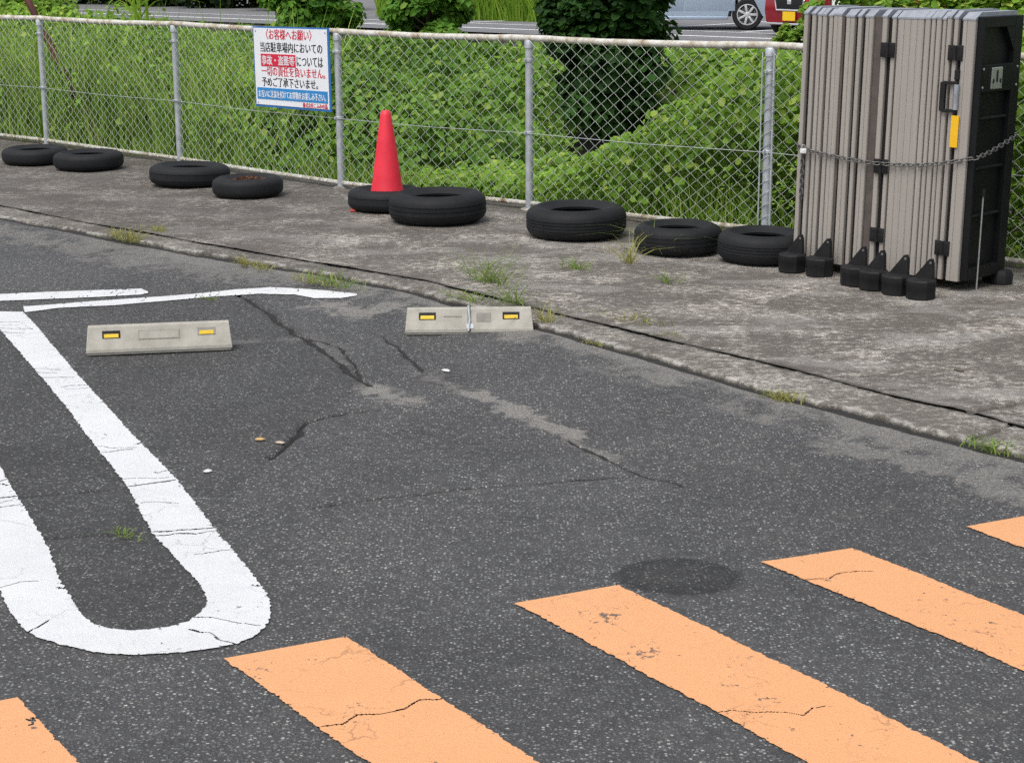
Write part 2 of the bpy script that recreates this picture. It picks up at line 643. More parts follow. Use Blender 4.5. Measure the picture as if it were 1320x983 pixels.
def jointV(U):
    return np.interp(U, joint_uv[:, 0], joint_uv[:, 1])


CR = [  # cracks and seams in the asphalt: survey line, half width, depth
    (gl([(300, 376), (318, 385), (345, 403), (385, 432), (420, 452), (450, 478), (478, 497)]), .011, .016),
    (gl([(352, 590), (372, 572), (395, 545), (420, 537), (450, 532), (488, 529)]), .010, .016),
    (gl([(-40, 645), (0, 642), (60, 637), (120, 630), (166, 627), (225, 619)]), .006, .012),
    (gl([(60, 693), (120, 688), (195, 685), (215, 684), (285, 679)]), .006, .012),
    (gl([(400, 655), (470, 645), (560, 635), (640, 628), (720, 622), (815, 614)]), .0045, .010),
    (gl([(735, 566), (775, 590), (830, 614), (880, 628)]), .0065, .012),
    (gl([(492, 432), (520, 455), (548, 480)]), .007, .01),
    (gl([(380, 432), (440, 446), (470, 490)]), .006, .01),
]
GAPLINES = [CR[2][0], CR[3][0]]
SAND = [  # dusty stains
    (gl([(478, 500), (505, 512), (540, 517)]), .10, .85), (gl([(612, 508), (650, 522), (700, 545), (738, 560)]), .085, .95),
    (gl([(545, 480), (600, 508)]), .08, .45), (gl([(310, 440), (375, 437)]), .10, .45),
    (gl([(420, 392), (480, 402), (520, 396)]), .16, .75), (gl([(1090, 575), (1180, 600), (1330, 640)]), .16, .55),
    (gl([(740, 470), (900, 520), (1090, 575)]), .06, .35), (gl([(0, 300), (180, 335), (380, 365)]), .28, .50),
    (gl([(700, 545), (745, 572), (790, 590)]), .05, .5), (gl([(410, 430), (450, 470)]), .12, .30),
]
spot_c = g(878, 746, ASPH)[:2]


def undul(x, y):
    return (fbm(x * .9, y * .9, 3, 3) - .5) * .022 + (fbm(x * 4, y * 4, 9, 2) - .5) * .004


def axis(lo, f0, f1, hi, step, growth=1.5):
    a = list(np.arange(f0, f1 + 1e-6, step))
    s, x, left = step, f0, []
    while x > lo:
        s *= growth
        x -= s
        left.append(max(x, lo))
    s, x, right = step, a[-1], []
    while x < hi:
        s *= growth
        x += s
        right.append(min(x, hi))
    return np.array(left[::-1] + a + right)


def grid_mesh(name, X, Y, Z, attrs=None):
    n, m = X.shape
    idx = np.arange(n * m).reshape(n, m)
    Fc = np.stack([idx[:-1, :-1], idx[1:, :-1], idx[1:, 1:], idx[:-1, 1:]], -1).reshape(-1, 4)
    at = {k: np.asarray(a).reshape(n * m, -1) for k, a in (attrs or {}).items()}
    return fast_mesh(name, np.stack([X, Y, Z], -1).reshape(-1, 3), Fc, at)


Ua = axis(-40, -5.7, 4.7, 40, .0105)
Va = axis(-40, -4.4, .14, .6, .0105)
U, V = np.meshgrid(Ua, Va, indexing='ij')
X, Y = xy(U, V)
Z = ASPH + undul(X, Y)
crack = np.zeros_like(X)  # cracks, plus the painted shadow line under the kerb lip
wob = (fbm(X * 9, Y * 9, 21, 3) - .5)
for pl, hw, dep in CR:
    d = polydist(X + wob * .05, Y + (fbm(X * 9 + 50, Y * 9, 22, 3) - .5) * .05, pl)
    w = hw * (.35 + 1.3 * fbm(X * 5, Y * 5, 31, 2))
    k = 1 - sstep(w * .55, w * 1.4 + .004, d)
    Z -= dep * k
    crack = np.maximum(crack, k)
sand = np.zeros_like(X)
sn = fbm(X * 6, Y * 6, 41, 4)
sn2 = fbm(X * 26, Y * 26, 43, 3)
for pl, w, a in SAND:
    d = polydist(X, Y, pl)
    sand = np.maximum(sand, a * sstep(1.15, .1, d / w + (sn - .5) * 1.6 + (sn2 - .5) * 1.5))
Z -= sand * .004
dark = np.zeros_like(X)
dd = np.hypot(X - spot_c[0], (Y - spot_c[1]) * 1.15) / .195 + (sn - .5) * .30
spot = 1.0 * sstep(1.08, .88, dd) * (.78 + .22 * sstep(.3, .9, dd))
dark = np.maximum(dark, spot)


def inpoly(x, y, poly):
    r = np.zeros(x.shape, bool)
    n = len(poly)
    for i in range(n):
        x1, y1 = poly[i]
        x2, y2 = poly[(i + 1) % n]
        r ^= ((y1 > y) != (y2 > y)) & (x < (x2 - x1) * (y - y1) / (y2 - y1 + 1e-12) + x1)
    return r


patch1 = gl([(30, 402), (240, 386), (330, 384), (420, 452), (478, 497), (400, 540), (352, 590), (300, 640), (260, 640)])
patch2 = gl([(-60, 400), (20, 405), (230, 640), (280, 730), (260, 800), (170, 815), (90, 780), (0, 640)])
wx, wy = X + wob * .06, Y + wob * .05
dark = np.maximum(dark, .34 * inpoly(wx, wy, patch1))
dark = np.maximum(dark, .40 * inpoly(wx, wy, patch2))
dark = np.clip(dark + .18 * (fbm(X * 1.7, Y * 1.7, 77, 3) - .5), 0, 1)
# the asphalt feathers up towards the kerb; dust lies along it, with a painted shadow line
kv = kerbV(U)
feather = sstep(.55, .02, kv - V)
Z += .020 * feather
sand = np.maximum(sand, .62 * sstep(.42, .06, kv - V + (sn - .5) * .5 + (sn2 - .5) * .25) * sstep(-5.5, -3.5, U + 0 * V) * (V < kv))
crack = np.maximum(crack, .9 * sstep(.055, .02, np.abs(V - kv + .012) + .03 * (sn - .5)))  # dark line painted as the shadow under the kerb lip
lot = link('asphalt_lot', grid_mesh('asphalt_lot', X, Y, Z, {'wear_shade': np.stack([sand, dark, crack], -1)}), M_asph, None, True)
tag(lot, kind='structure')

# fence line
PB = [g(61, 187), g(232.6, 211), g(440, 243), g(682.5, 270), g(987, 305)]
PB = [np.array(p) for p in PB]
FT = (PB[4] - PB[0])
FT /= np.linalg.norm(FT)
FN = np.array([-FT[1], FT[0], 0])
FO = PB[3].copy()
PB.insert(0, PB[0] - FT * 2.0)
PB += [PB[-1] + FT * 2.0, PB[-1] + FT * 4.0]


def fd(u, d, z=0.0):
    return FO + FT * u + FN * d + np.array([0, 0, 1.0]) * z


fence_uv = uv(np.array([p[:2] for p in PB]))
fu = np.concatenate([[-30], fence_uv[:, 0], [12]])
fv = np.concatenate([[fence_uv[0, 1] - .08 * (-30 - fence_uv[0, 0]) * 0], fence_uv[:, 1], [fence_uv[-1, 1]]])


def fenceV(U):
    return np.interp(U, fu, fv)


# kerb strip
Ua = axis(-30, -9.5, 4.6, 14, .018, 1.6)
sa = np.concatenate([[-.2, -.1], np.linspace(0, 1, 34) ** 1.5, [1.01, 1.02]])
U = np.repeat(Ua[:, None], len(sa), 1)
S = np.repeat(sa[None, :], len(Ua), 0)
kv = kerbV(Ua)[:, None] + (fbm(Ua * 8, Ua * 0, 5, 4)[:, None] - .5) * .05 + (fbm(Ua * 22, Ua * 0 + 3, 6, 4)[:, None] - .5) * .040
jv = jointV(Ua)[:, None] - .002 - np.abs(fbm(Ua * 25, Ua * 0, 8, 3)[:, None] - .5) * .018 + (fbm(Ua * 3, Ua * 0, 88, 3)[:, None] - .5) * .02
jv = np.maximum(jv, kv + .05)
V = kv + (jv - kv) * np.clip(S, 0, 1)
X, Y = xy(U, V)
Z = -.004 + (fbm(X * 5, Y * 5, 12, 4) - .5) * .012 + (fbm(X * 30, Y * 30, 14, 3) - .5) * .008
edge = np.minimum((V - kv), .014) / .014
Z = Z - .006 * (1 - edge) ** 2 * (S >= 0)
lip = sstep(.045, .0, np.abs(V - kv) + (fbm(X * 30, Y * 30, 62, 2) - .5) * .04)
Z = np.where(S < -.15, -.09, np.where(S < 0, -.022 + Z * .2, Z))
Z = np.where(S > 1.005, -.012 + (fbm(X * 20, Y * 20, 15, 3) - .5) * .012, Z)
V2 = V + np.where(S < -.15, .004, np.where(S < 0, -.002, 0)) + np.where(S > 1.015, .05, np.where(S > 1.005, .003, 0))
X, Y = xy(U, V2)
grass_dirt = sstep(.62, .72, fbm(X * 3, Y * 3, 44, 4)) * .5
dirt_shade = np.clip(sstep(.03, 0, jv - V) * .6 + grass_dirt * .4 + .38 * sstep(.3, -1.8, U), 0, 1)
dirt_shade = np.where(S < 0, .55, np.where(S > 1.005, .6, dirt_shade))  # front face darkened as painted shade; joint filler is dirt
# block joint across the kerb near the right end
jx = gl([(1245, 566), (1330, 537)], 0)
dj = polydist(X, Y, jx)
Z = np.where((dj < .009) & (S >= 0), -.03, Z)
dirt_shade = np.maximum(dirt_shade, (dj < .014) * .9)
# worn pale arris
pale = lip * .62 * sstep(.40, .62, fbm(X * 45, Y * 45, 63, 3)) * sstep(.30, .5, fbm(X * 12, Y * 12, 61, 3)) * (S >= 0)
kerb = link('kerb', grid_mesh('kerb', X, Y, Z, {'wear_shade': np.stack([pale, dirt_shade, pale * 0], -1)}), M_kerb, None, True)
tag(kerb, kind='structure')

# concrete apron between kerb and fence
sb = np.linspace(0, 1, 96)
U = np.repeat(Ua[:, None], len(sb), 1)
jv2 = jointV(Ua)[:, None] + .002 + np.abs(fbm(Ua * 25, Ua * 0, 18, 3)[:, None] - .5) * .018 + (fbm(Ua * 3, Ua * 0, 88, 3)[:, None] - .5) * .02
V = jv2 + (fenceV(Ua)[:, None] + .22 - jv2) * sb[None, :]
X, Y = xy(U, V)
Z = (fbm(X * 2, Y * 2, 52, 5) - .5) * .016 + (fbm(X * 14, Y * 14, 53, 2) - .5) * .004
SLABJ = [(gl([(1250, 531), (1300, 521), (1400, 503)], 0), .009), (gl([(655, 320), (711, 311), (770, 303)], 0), .008),
         (gl([(150, 237), (215, 224)], 0), .006), (gl([(366, 249), (470, 258)], 0), .006)]
dirt_shade = np.zeros_like(X)
for pl, w in SLABJ:
    d = polydist(X + (fbm(X * 8, Y * 8, 71, 3) - .5) * .03, Y, pl)
    k = 1 - sstep(w * .6, w * 1.8, d)
    Z -= k * .02
    dirt_shade = np.maximum(dirt_shade, k)
fdist = fenceV(U) - V
dirt_shade = np.maximum(dirt_shade, .62 * sstep(.75, .1, fdist + (fbm(X * 3, Y * 3, 72, 4) - .5) * 1.0))
dirt_shade = np.maximum(dirt_shade, .85 * sstep(.03, 0, V - jv2))
dirt_shade = np.maximum(dirt_shade, .40 * sstep(-2.0, -4.6, U))
pale = .22 * sstep(.52, .68, fbm(X * 2.6 + Y * .4, Y * 5.5, 81, 5)) * (1 - .5 * sstep(-2, -5, U))
pale *= (1 - dirt_shade)
apron = link('concrete_apron', grid_mesh('concrete_apron', X, Y, Z, {'wear_shade': np.stack([pale, dirt_shade, pale * 0], -1)}), M_apron, None, True)
tag(apron, kind='structure')


# terrain behind the fence: a ditch, then a road and a car park on the far side
def terr(d):
    return np.interp(d, [0, .35, 4.0, 6.0, 9.0, 15.6, 16.4, 200], [-.03, -.05, -1.45, -1.55, -1.5, .05, .18, .18])


ua = np.concatenate([np.linspace(-120, -20, 14)[:-1], np.linspace(-20, 20, 81), np.linspace(20, 120, 14)[1:]])
da = np.concatenate([np.linspace(.15, 17, 70), np.linspace(17.6, 260, 30)])
Ut, Dt = np.meshgrid(ua, da, indexing='ij')
P = FO[None, None] + Ut[..., None] * FT + Dt[..., None] * FN
Zt = terr(Dt) + (fbm(Ut * .8, Dt * .8, 91, 4) - .5) * .35 * sstep(.4, 2, Dt) * sstep(17, 15, Dt)
ground = link('ground', grid_mesh('ground', P[..., 0], P[..., 1], Zt), M_soil, None, True)
tag(ground, kind='structure')


def strip_obj(name, u0, u1, d0, d1, z, material, nu=40):
    uu, dd_ = np.meshgrid(np.linspace(u0, u1, nu), np.linspace(d0, d1, 3), indexing='ij')
    Pp = FO[None, None] + uu[..., None] * FT + dd_[..., None] * FN
    o = link(name, grid_mesh(name, Pp[..., 0], Pp[..., 1], uu * 0 + z), material)
    return tag(o, kind='structure')


strip_obj('far_road', -80, 80, 16.3, 70, .196, M_road)
M_line = simple('far_white_line', (.72, .73, .74), .7, 0, .08, 2, 0)
strip_obj('road_edge_line', -60, 60, 17.55, 17.75, .201, M_line)
strip_obj('road_edge_line', -60, 60, 19.2, 19.32, .201, M_line)
for k in range(5):
    strip_obj('parking_bay_line', -19.6 - k * .5, -19.5 - k * .5, 17.9, 19.1, .201, M_line, 4)
for k in range(8):
    strip_obj('parking_bay_line', -20 + k * 2.5, -19.85 + k * 2.5, 19.5, 24.5, .202, M_line, 4)


# ------------------------------------------------------------------ painted markings
def resample(pl, n):
    pl = np.asarray(pl, float)
    s = np.concatenate([[0], np.cumsum(np.hypot(*np.diff(pl, axis=0).T))])
    t = np.linspace(0, s[-1], n)
    return np.stack([np.interp(t, s, pl[:, 0]), np.interp(t, s, pl[:, 1])], 1), s[-1]


def ribbon(name, segs, material, step=.005, across=24, gaps=(), seed=0, ragged=.006, hair=0, hairw=.0022, hairj=.8):
    A, B = [], []
    for a, b in segs:
        L = max(np.hypot(*np.diff(a, axis=0).T).sum(), np.hypot(*np.diff(b, axis=0).T).sum())
        n = max(4, int(L / step))
        ra, _ = resample(a, n)
        rb, _ = resample(b, n)
        if A:
            ra, rb = ra[1:], rb[1:]
        A.append(ra)
        B.append(rb)
    A = np.concatenate(A)
    B = np.concatenate(B)
    w = np.hypot(*(B - A).T)[:, None]
    dirn = (B - A) / np.maximum(w, 1e-6)
    for E, sg in ((A, 1), (B, -1)):
        n1 = (fbm(E[:, 0] * 75, E[:, 1] * 75, seed + 1, 2) - .5) * 3.2 * ragged + (fbm(E[:, 0] * 9, E[:, 1] * 9, seed + 2, 3) - .5) * 2 * ragged
        E += dirn * (n1 * sg)[:, None]
    t = np.linspace(0, 1, across)[None, :, None]
    P = A[:, None] * (1 - t) + B[:, None] * t
    n, m = P.shape[:2]
    Pk = uv(P.reshape(-1, 2)).reshape(P.shape)
    Z = ASPH + undul(P[..., 0], P[..., 1]) + .0045 + .020 * sstep(.55, .02, kerbV(Pk[..., 0]) - Pk[..., 1])
    idx = np.arange(n * m).reshape(n, m)
    Fc = np.stack([idx[:-1, :-1], idx[1:, :-1], idx[1:, 1:], idx[:-1, 1:]], -1).reshape(-1, 4)
    Pf = P.reshape(-1, 2)
    C = Pf[Fc].mean(1)
    keep = np.ones(len(Fc), bool)
    wv = (fbm(C[:, 0] * 18, C[:, 1] * 18, seed + 5, 3) - .5)
    for pl in gaps:
        keep &= polydist(C[:, 0] + wv * .03, C[:, 1] + wv * .03, pl) > .004 + .010 * np.abs(wv)
    r_ = np.random.default_rng(seed + 3)
    for k in range(hair):
        i = r_.integers(5, n - 5)
        j0, j1 = (0, r_.integers(3, m)) if r_.random() < .5 else (r_.integers(0, m - 3), m - 1)
        sl = r_.integers(-4, 5)
        ks = np.linspace(0, 1, 7)
        ii = np.clip(i + sl * ks + np.cumsum(r_.normal(0, hairj, 7)), 0, n - 1).astype(int)
        pl = np.array([P[a_, int(round(j0 + (j1 - j0) * k_))] for a_, k_ in zip(ii, ks)])
        dC = polydist(C[:, 0] + wv * .02, C[:, 1] + wv * .02, pl)
        keep &= dC > hairw * r_.uniform(.7, 1.5)
    # flakes missing along the edges
    ed = np.minimum(np.tile(np.arange(m - 1), n - 1), m - 2 - np.tile(np.arange(m - 1), n - 1))
    keep &= ~((ed < 2) & (fbm(C[:, 0] * 70, C[:, 1] * 70, seed + 8, 3) > .80))
    Fk = Fc[keep]
    used = np.unique(Fk)
    remap = np.full(n * m, -1)
    remap[used] = np.arange(len(used))
    Vv = np.concatenate([Pf, Z.reshape(-1, 1)], 1)[used]
    o = link(name, fast_mesh(name, Vv, remap[Fk]), material)
    return tag(o, kind='structure')


armR = (gl([(-22, 402), (0, 426), (43, 474), (84, 523), (122, 573.6), (163, 624.5), (196, 685.5), (219, 711), (254, 751.7)]),
        gl([(30, 403), (68, 445), (109, 493), (168, 556), (229, 619), (277, 680), (325.5, 741.5)]))
curve = (gl([(254, 751.7), (264, 766), (267, 777), (265, 786), (259, 792), (243, 803), (219, 810), (193, 814), (168, 815), (143, 813), (122, 807.6), (107, 796), (96.6, 782), (76, 746.6)]),
         gl([(325.5, 741.5), (343, 766), (349, 782), (349, 797), (343, 810), (328, 823), (305, 833), (240, 843), (173, 846.8), (120, 842), (76, 833), (48, 823), (30.5, 812.7), (17, 796), (0, 762)]))
armL = (gl([(76, 746.6), (63.6, 711), (51, 685.5), (20, 637), (0, 601.6), (-30, 555), (-90, 470), (-150, 390)]),
        gl([(0, 762), (-30, 715), (-75, 645), (-110, 585), (-190, 470), (-230, 400)]))
ribbon('white_parking_loop', [armR, curve, armL], M_white, .0045, 28, GAPLINES, 11, .0040, 42, .0026, 1.6)
ribbon('white_bay_line', [(gl([(-200, 388), (0, 379.7), (110, 375), (182, 372.6), (191, 377)]), gl([(-200, 397), (0, 388.8), (110, 384.6), (182, 381), (191, 379)]))], M_white, .008, 10, (), 23, .003, 5)
ribbon('white_bay_line', [(gl([(30, 396), (121, 389.7), (212, 383.5), (303, 374.5), (348, 372.4), (400, 376), (440, 380), (460, 382)]),
                           gl([(32, 403.5), (76, 398), (151, 394.5), (212, 389.5), (273, 383.5), (333, 379.5), (379, 381), (405, 385.5), (440, 386), (460, 384)]))], M_white, .008, 10, (), 37, .003, 6)


def orange(tl, tr, bl, br, seed):
    tl, tr, bl, br = [g(*p, ASPH)[:2] for p in (tl, tr, bl, br)]
    ext = 2.4
    dl = (bl - tl) / np.linalg.norm(bl - tl)
    dr = (br - tr) / np.linalg.norm(br - tr)
    cut = .035
    top = [tl + dl * cut * .3 + (tr - tl) * .02, tl + dl * .02]
    ribbon('orange_stripe', [(np.array([tl, tl + dl * ext]), np.array([tr + dl * .01, tr + dr * ext]))], M_orange, .0042, 84, (), seed, .0036, 2, .0028, 5)


orange((-75, 921), (22, 901), (-10, 985), (97, 983), 51)
orange((288, 852), (445, 822), (470, 983), (690, 983), 52)
orange((664, 781), (794, 756.5), (1020.6, 975), (1257, 981), 53)
orange((981, 727), (1096, 707.5), (1320, 868.6), (1320, 796.6), 54)
orange((1245, 682), (1352, 660.5), (1320, 708.5), (1420, 690), 55)

# ================================================================== FENCE
fence = thing('chain_link_fence', 'pale chain link fence with round grey posts along the concrete edge', 'fence', tuple(PB[0]))
fo = Vector(PB[0])


def rel(p):
    return Vector(p) - fo


heights = [1.20, 1.19, 1.195, 1.20, 1.20, 1.21, 1.21, 1.21]
leans = [(0, 0)] * 8
NP = len(PB)
for i, p in enumerate(PB):
    b = rel(p)
    h = heights[i]
    mb = MB()
    r = .0275 if i != 5 else .032
    mb.tube([b + Vector((0, 0, -.1)), b + Vector((0, 0, h - .03))], r, 16)
    mb.lathe([(r + .006, 0), (r + .006, .045), (r + .001, .052)], 16, Matrix.Translation(b + Vector((0, 0, h - .085))))
    post = mb.build('post', M_galv, fence, True)
    fa = math.atan2(-FN[1], -FN[0])
    for zb in (.525, 1.02):
        bm_ = MB()
        bm_.lathe([(r + .002, 0), (r + .005, .003), (r + .005, .02), (r + .002, .023)], 36, Matrix.Translation(b + Vector((0, 0, zb))),
                  f=lambda rr, z, a_: rr + .016 * (abs((a_ - fa + math.pi) % (2 * math.pi) - math.pi) < .2))
        bm_.build('clamp_band', M_galv, post, True)
    bf = MB()
    bf.lathe([(r + .05, 0), (r + .035, .02), (r + .01, .028)], 12, Matrix.Translation(b + Vector((0, 0, -.012))), f=lambda rr, z, a: rr * (1 + .12 * math.sin(3 * a + 1)))
    bf.build('footing', M_kerb, post, True)
for i in range(NP - 1):
    a, b = rel(PB[i]), rel(PB[i + 1])
    ha, hb = heights[i] - .018, heights[i + 1] - .018
    t = (b - a).normalized()
    L = (b - a).length
    n = 12
    pts = []
    for k in range(n + 1):
        s = k / n
        q = a.lerp(b, s)
        q.z = ha + (hb - ha) * s - .012 * math.sin(math.pi * s) + random.uniform(-.002, .002)
        pts.append(q)
    mb = MB()
    mb.tube(pts, .0225, 12)
    mb.build('top_rail', M_rail, fence, True)
    mb = MB()
    mb.tube([a + Vector((0, 0, .045)), a.lerp(b, .5) + Vector((0, 0, .04)), b + Vector((0, 0, .045))], .0165, 10)
    mb.build('bottom_rail', M_rail, fence, True)
    mb = MB()
    off = Vector(FN) * -.03
    mb.tube([a + off + Vector((0, 0, .535)), a.lerp(b, .5) + off + Vector((0, 0, .525)), b + off + Vector((0, 0, .535))], .0026, 6)
    mb.build('tension_wire', M_wire, fence, True)
    # netting of the bay: interlocking zigzag wires
    hd, r = .052, .0027
    nw = int((L - .05) / hd)
    nz = 29
    z0, z1 = .045, 1.165
    i_ = np.arange(nw)[:, None]
    k_ = np.arange(nz)[None, :]
    xx = .025 + hd * (i_ + ((k_ + i_) % 2))
    zz = z0 + (z1 - z0) * k_ / (nz - 1) + 0 * i_
    xx = xx + (fbm(xx * 2, zz * 2, 100 + i, 2) - .5) * .02
    zz = zz + (fbm(xx * 2, zz * 2 + 9, 120 + i, 2) - .5) * .02
    yy = -.027 + .0035 * np.where((k_ + i_) % 2 == 0, 1, -1) + (fbm(xx * 1.2, zz * 1.2, 140 + i, 2) - .5) * .03
    C = np.stack([xx, yy, zz], -1)
    T = np.zeros_like(C)
    T[:, 1:-1] = C[:, 2:] - C[:, :-2]
    T[:, 0] = C[:, 1] - C[:, 0]
    T[:, -1] = C[:, -1] - C[:, -2]
    ring = np.array([[r, 0, 0], [0, r, 0], [-r, 0, 0], [0, -r, 0]])
    Vv = C[:, :, None] + ring[None, None]
    Vv = Vv.reshape(-1, 3)
    base = (np.arange(nw * nz).reshape(nw, nz) * 4)
    q = []
    for e in range(4):
        e2 = (e + 1) % 4
        q.append(np.stack([base[:, :-1] + e, base[:, :-1] + e2, base[:, 1:] + e2, base[:, 1:] + e], -1).reshape(-1, 4))
    Fq = np.concatenate(q)
    tt = np.array(t)
    nn = np.array([-tt[1], tt[0], 0])
    W = np.array(a)[None] + Vv[:, :1] * tt[None] + Vv[:, 1:2] * nn[None] + Vv[:, 2:] * np.array([0, 0, 1])[None]
    link('netting', fast_mesh('netting', W, Fq), M_net, fence, True)
    # tie bar and wire ties where the netting ends
    if i == 5:
        mb = MB()
        e = a + t * .048 + off
        mb.tube([e + Vector((0, 0, .05)), e + Vector((0, 0, 1.15))], .008, 8)
        mb.tube([a - t * .042 + off + Vector((0, 0, .05)), a - t * .042 + off + Vector((0, 0, 1.15))], .005, 8)
        for k in range(14):
            zt = .1 + k * .075
            mb.tube([a - t * .040 + off + Vector((0, 0, zt)), a + off * 1.25 + Vector((0, 0, zt + .025)), e + Vector((0, 0, zt + .05))], .0022, 5)
        mb.build('tension_bar', M_galv, fence, True)

# ================================================================== SIGN
# the notice
sa_, sb_ = PB[2], PB[3]
stt = (sb_ - sa_) / np.linalg.norm(sb_ - sa_)
snn = np.array([stt[1], -stt[0], 0])            # towards the camera
Msign = Matrix(((stt[0], 0, snn[0], 0), (stt[1], 0, snn[1], 0), (0, 1, 0, 0), (0, 0, 0, 1)))
sO = Vector(sa_) + Vector(stt) * 1.745 + Vector(snn) * .050 + Vector((0, 0, .886))
sign = thing('notice_sign', 'white Japanese car park notice with blue border wired to the chain link fence', 'sign', sO)
Msign.translation = (0, 0, 0)
Msign = Msign @ Matrix.Rotation(R(.8), 4, 'Z')
SW, SH = 1.005, .625
mb = MB()
mb.box((0, 0, 0), (SW, SH, .006), Msign, .001)
mb.build('backing_board', M_signb, sign)
mb = MB()
mb.box((-.004, .003, .0045), (SW - .040, SH - .030, .004), Msign, .001)
mb.build('face', M_signw, sign)
mb = MB()
mb.box((0, -.205, .0075), (SW - .075, .090, .003), Msign, 0)
mb.build('blue_band', M_band, sign)


def text(name, body, x, y, h, w, material, z=.0075, bold=.0, parent=sign):
    cu = bpy.data.curves.new(name, 'FONT')
    cu.body = body
    cu.size = 1
    cu.resolution_u = 3
    o = bpy.data.objects.new(name + '_tmp', cu)
    COL.objects.link(o)
    dg = bpy.context.evaluated_depsgraph_get()
    me = bpy.data.meshes.new_from_object(o.evaluated_get(dg))
    bpy.data.objects.remove(o)
    bpy.data.curves.remove(cu)
    n = len(me.vertices)
    co = np.zeros(n * 3, np.float32)
    me.vertices.foreach_get('co', co)
    co = co.reshape(-1, 3)
    x0, y0 = co[:, :2].min(0)
    x1, y1 = co[:, :2].max(0)
    co[:, 0] = (co[:, 0] - x0) / (x1 - x0) * w + x
    co[:, 1] = (co[:, 1] - y0) / (y1 - y0) * h + y
    co[:, 2] = z
    # strokes thickened by three shifted layers, each a hair above the last
    nv_, tris = len(co), []
    me.calc_loop_triangles()
    tri = np.array([t_.vertices[:] for t_ in me.loop_triangles])
    allv, allf = [], []
    for k_, dx in enumerate((-bold, bold, 0)):
        q_ = co.copy()
        q_[:, 0] += dx
        q_[:, 2] += k_ * .0003
        allv.append(q_)
        allf.append(tri + k_ * nv_)
    bpy.data.meshes.remove(me)
    me = fast_mesh(name, np.concatenate(allv), np.concatenate(allf))
    me.transform(Msign)
    return link(name, me, material, parent)


text('lettering', '〈お客様へお願い〉', -.315, .213, .082, .60, M_tred, bold=.0022)
text('lettering', '当店駐車場内においての', -.400, .117, .078, .815, M_tblk, bold=.0022)
mb = MB()
mb.box((-.165, .055, .0075), (.465, .096, .003), Msign, 0)
mb.build('red_box', M_tred, sign)
text('lettering', '事故・盗難等', -.385, .018, .074, .44, M_signw, .0095, bold=.0022)
text('lettering', 'については', .082, .018, .074, .335, M_tblk, bold=.0022)
text('lettering', '一切の責任を負いません。', -.395, -.068, .076, .835, M_tred, bold=.0022)
text('lettering', '予めご了承下さいませ。', -.395, -.150, .074, .74, M_tblk, bold=.0022)
text('lettering', 'お互いに注意を付けてお買物をお楽しみ下さい。', -.445, -.236, .058, .885, M_signw, .0095, bold=.0022)
text('lettering', '株式会社こふみの湯', .140, -.292, .036, .315, M_tred, bold=.0022)
for sx in (-1, 1):
    for sy in (-1, 1):
        mb = MB()
        mb.lathe([(.008, 0), (.008, .002), (.003, .004)], 10, Msign @ Matrix.Translation((sx * (SW / 2 - .045), sy * (SH / 2 - .035), .0066)))
        mb.build('eyelet', M_galv, sign)

# ================================================================== TYRES
GT = 'old tyres laid along the fence'


def tyre_mesh(seed, grooves=3, tread=True):
    # unit radius .3, height .15, lying flat
    r_ = random.Random(seed)
    Rr, H, ri = .30, .15, .160
    prof = [(ri, .010), (ri - .004, .024), (ri + .010, .020), (ri + .03, .004), (.225, 0), (.262, .007), (.285, .020), (.296, .036)]
    if grooves:
        zs = np.linspace(.05, H - .054, grooves)
        for z in zs:
            prof += [(Rr, z - .004), (Rr - .004, z - .003), (Rr - .004, z + .001), (Rr, z + .002)]
    else:
        prof += [(Rr, .05), (Rr + .001, H / 2), (Rr, H - .05)]
    prof += [(.297, H - .036), (.287, H - .022), (.281, H - .018), (.279, H - .0165), (.262, H - .008), (.259, H - .0085), (.244, H - .0015), (.230, H), (.227, H - .002), (.212, H - .004), (.209, H - .0065), (.190, H - .013), (ri + .010, H - .022), (ri - .004, H - .028), (ri, H - .040)]
    prof += [(ri + .05, H * .70), (ri + .095, H * .5), (ri + .05, H * .28), (ri + .003, .036)]
    mb = MB()

    def wob_(rr, z, a):
        k = 1 + .012 * math.sin(2 * a + seed) + .006 * math.sin(3 * a + seed * 2)
        return rr * k
    mb.lathe(prof, 72, None, True, wob_)
    if tread:
        for k in range(60):
            a = 2 * math.pi * k / 60
            M_ = Matrix.Rotation(a, 4, 'Z') @ Matrix.Translation((.2985, 0, H / 2)) @ Matrix.Rotation(R(18), 4, 'X')
            for zc in (-.052, .052):
                mb.box((0, 0, zc), (.006, .018, .030), M_, 0)
    return mb


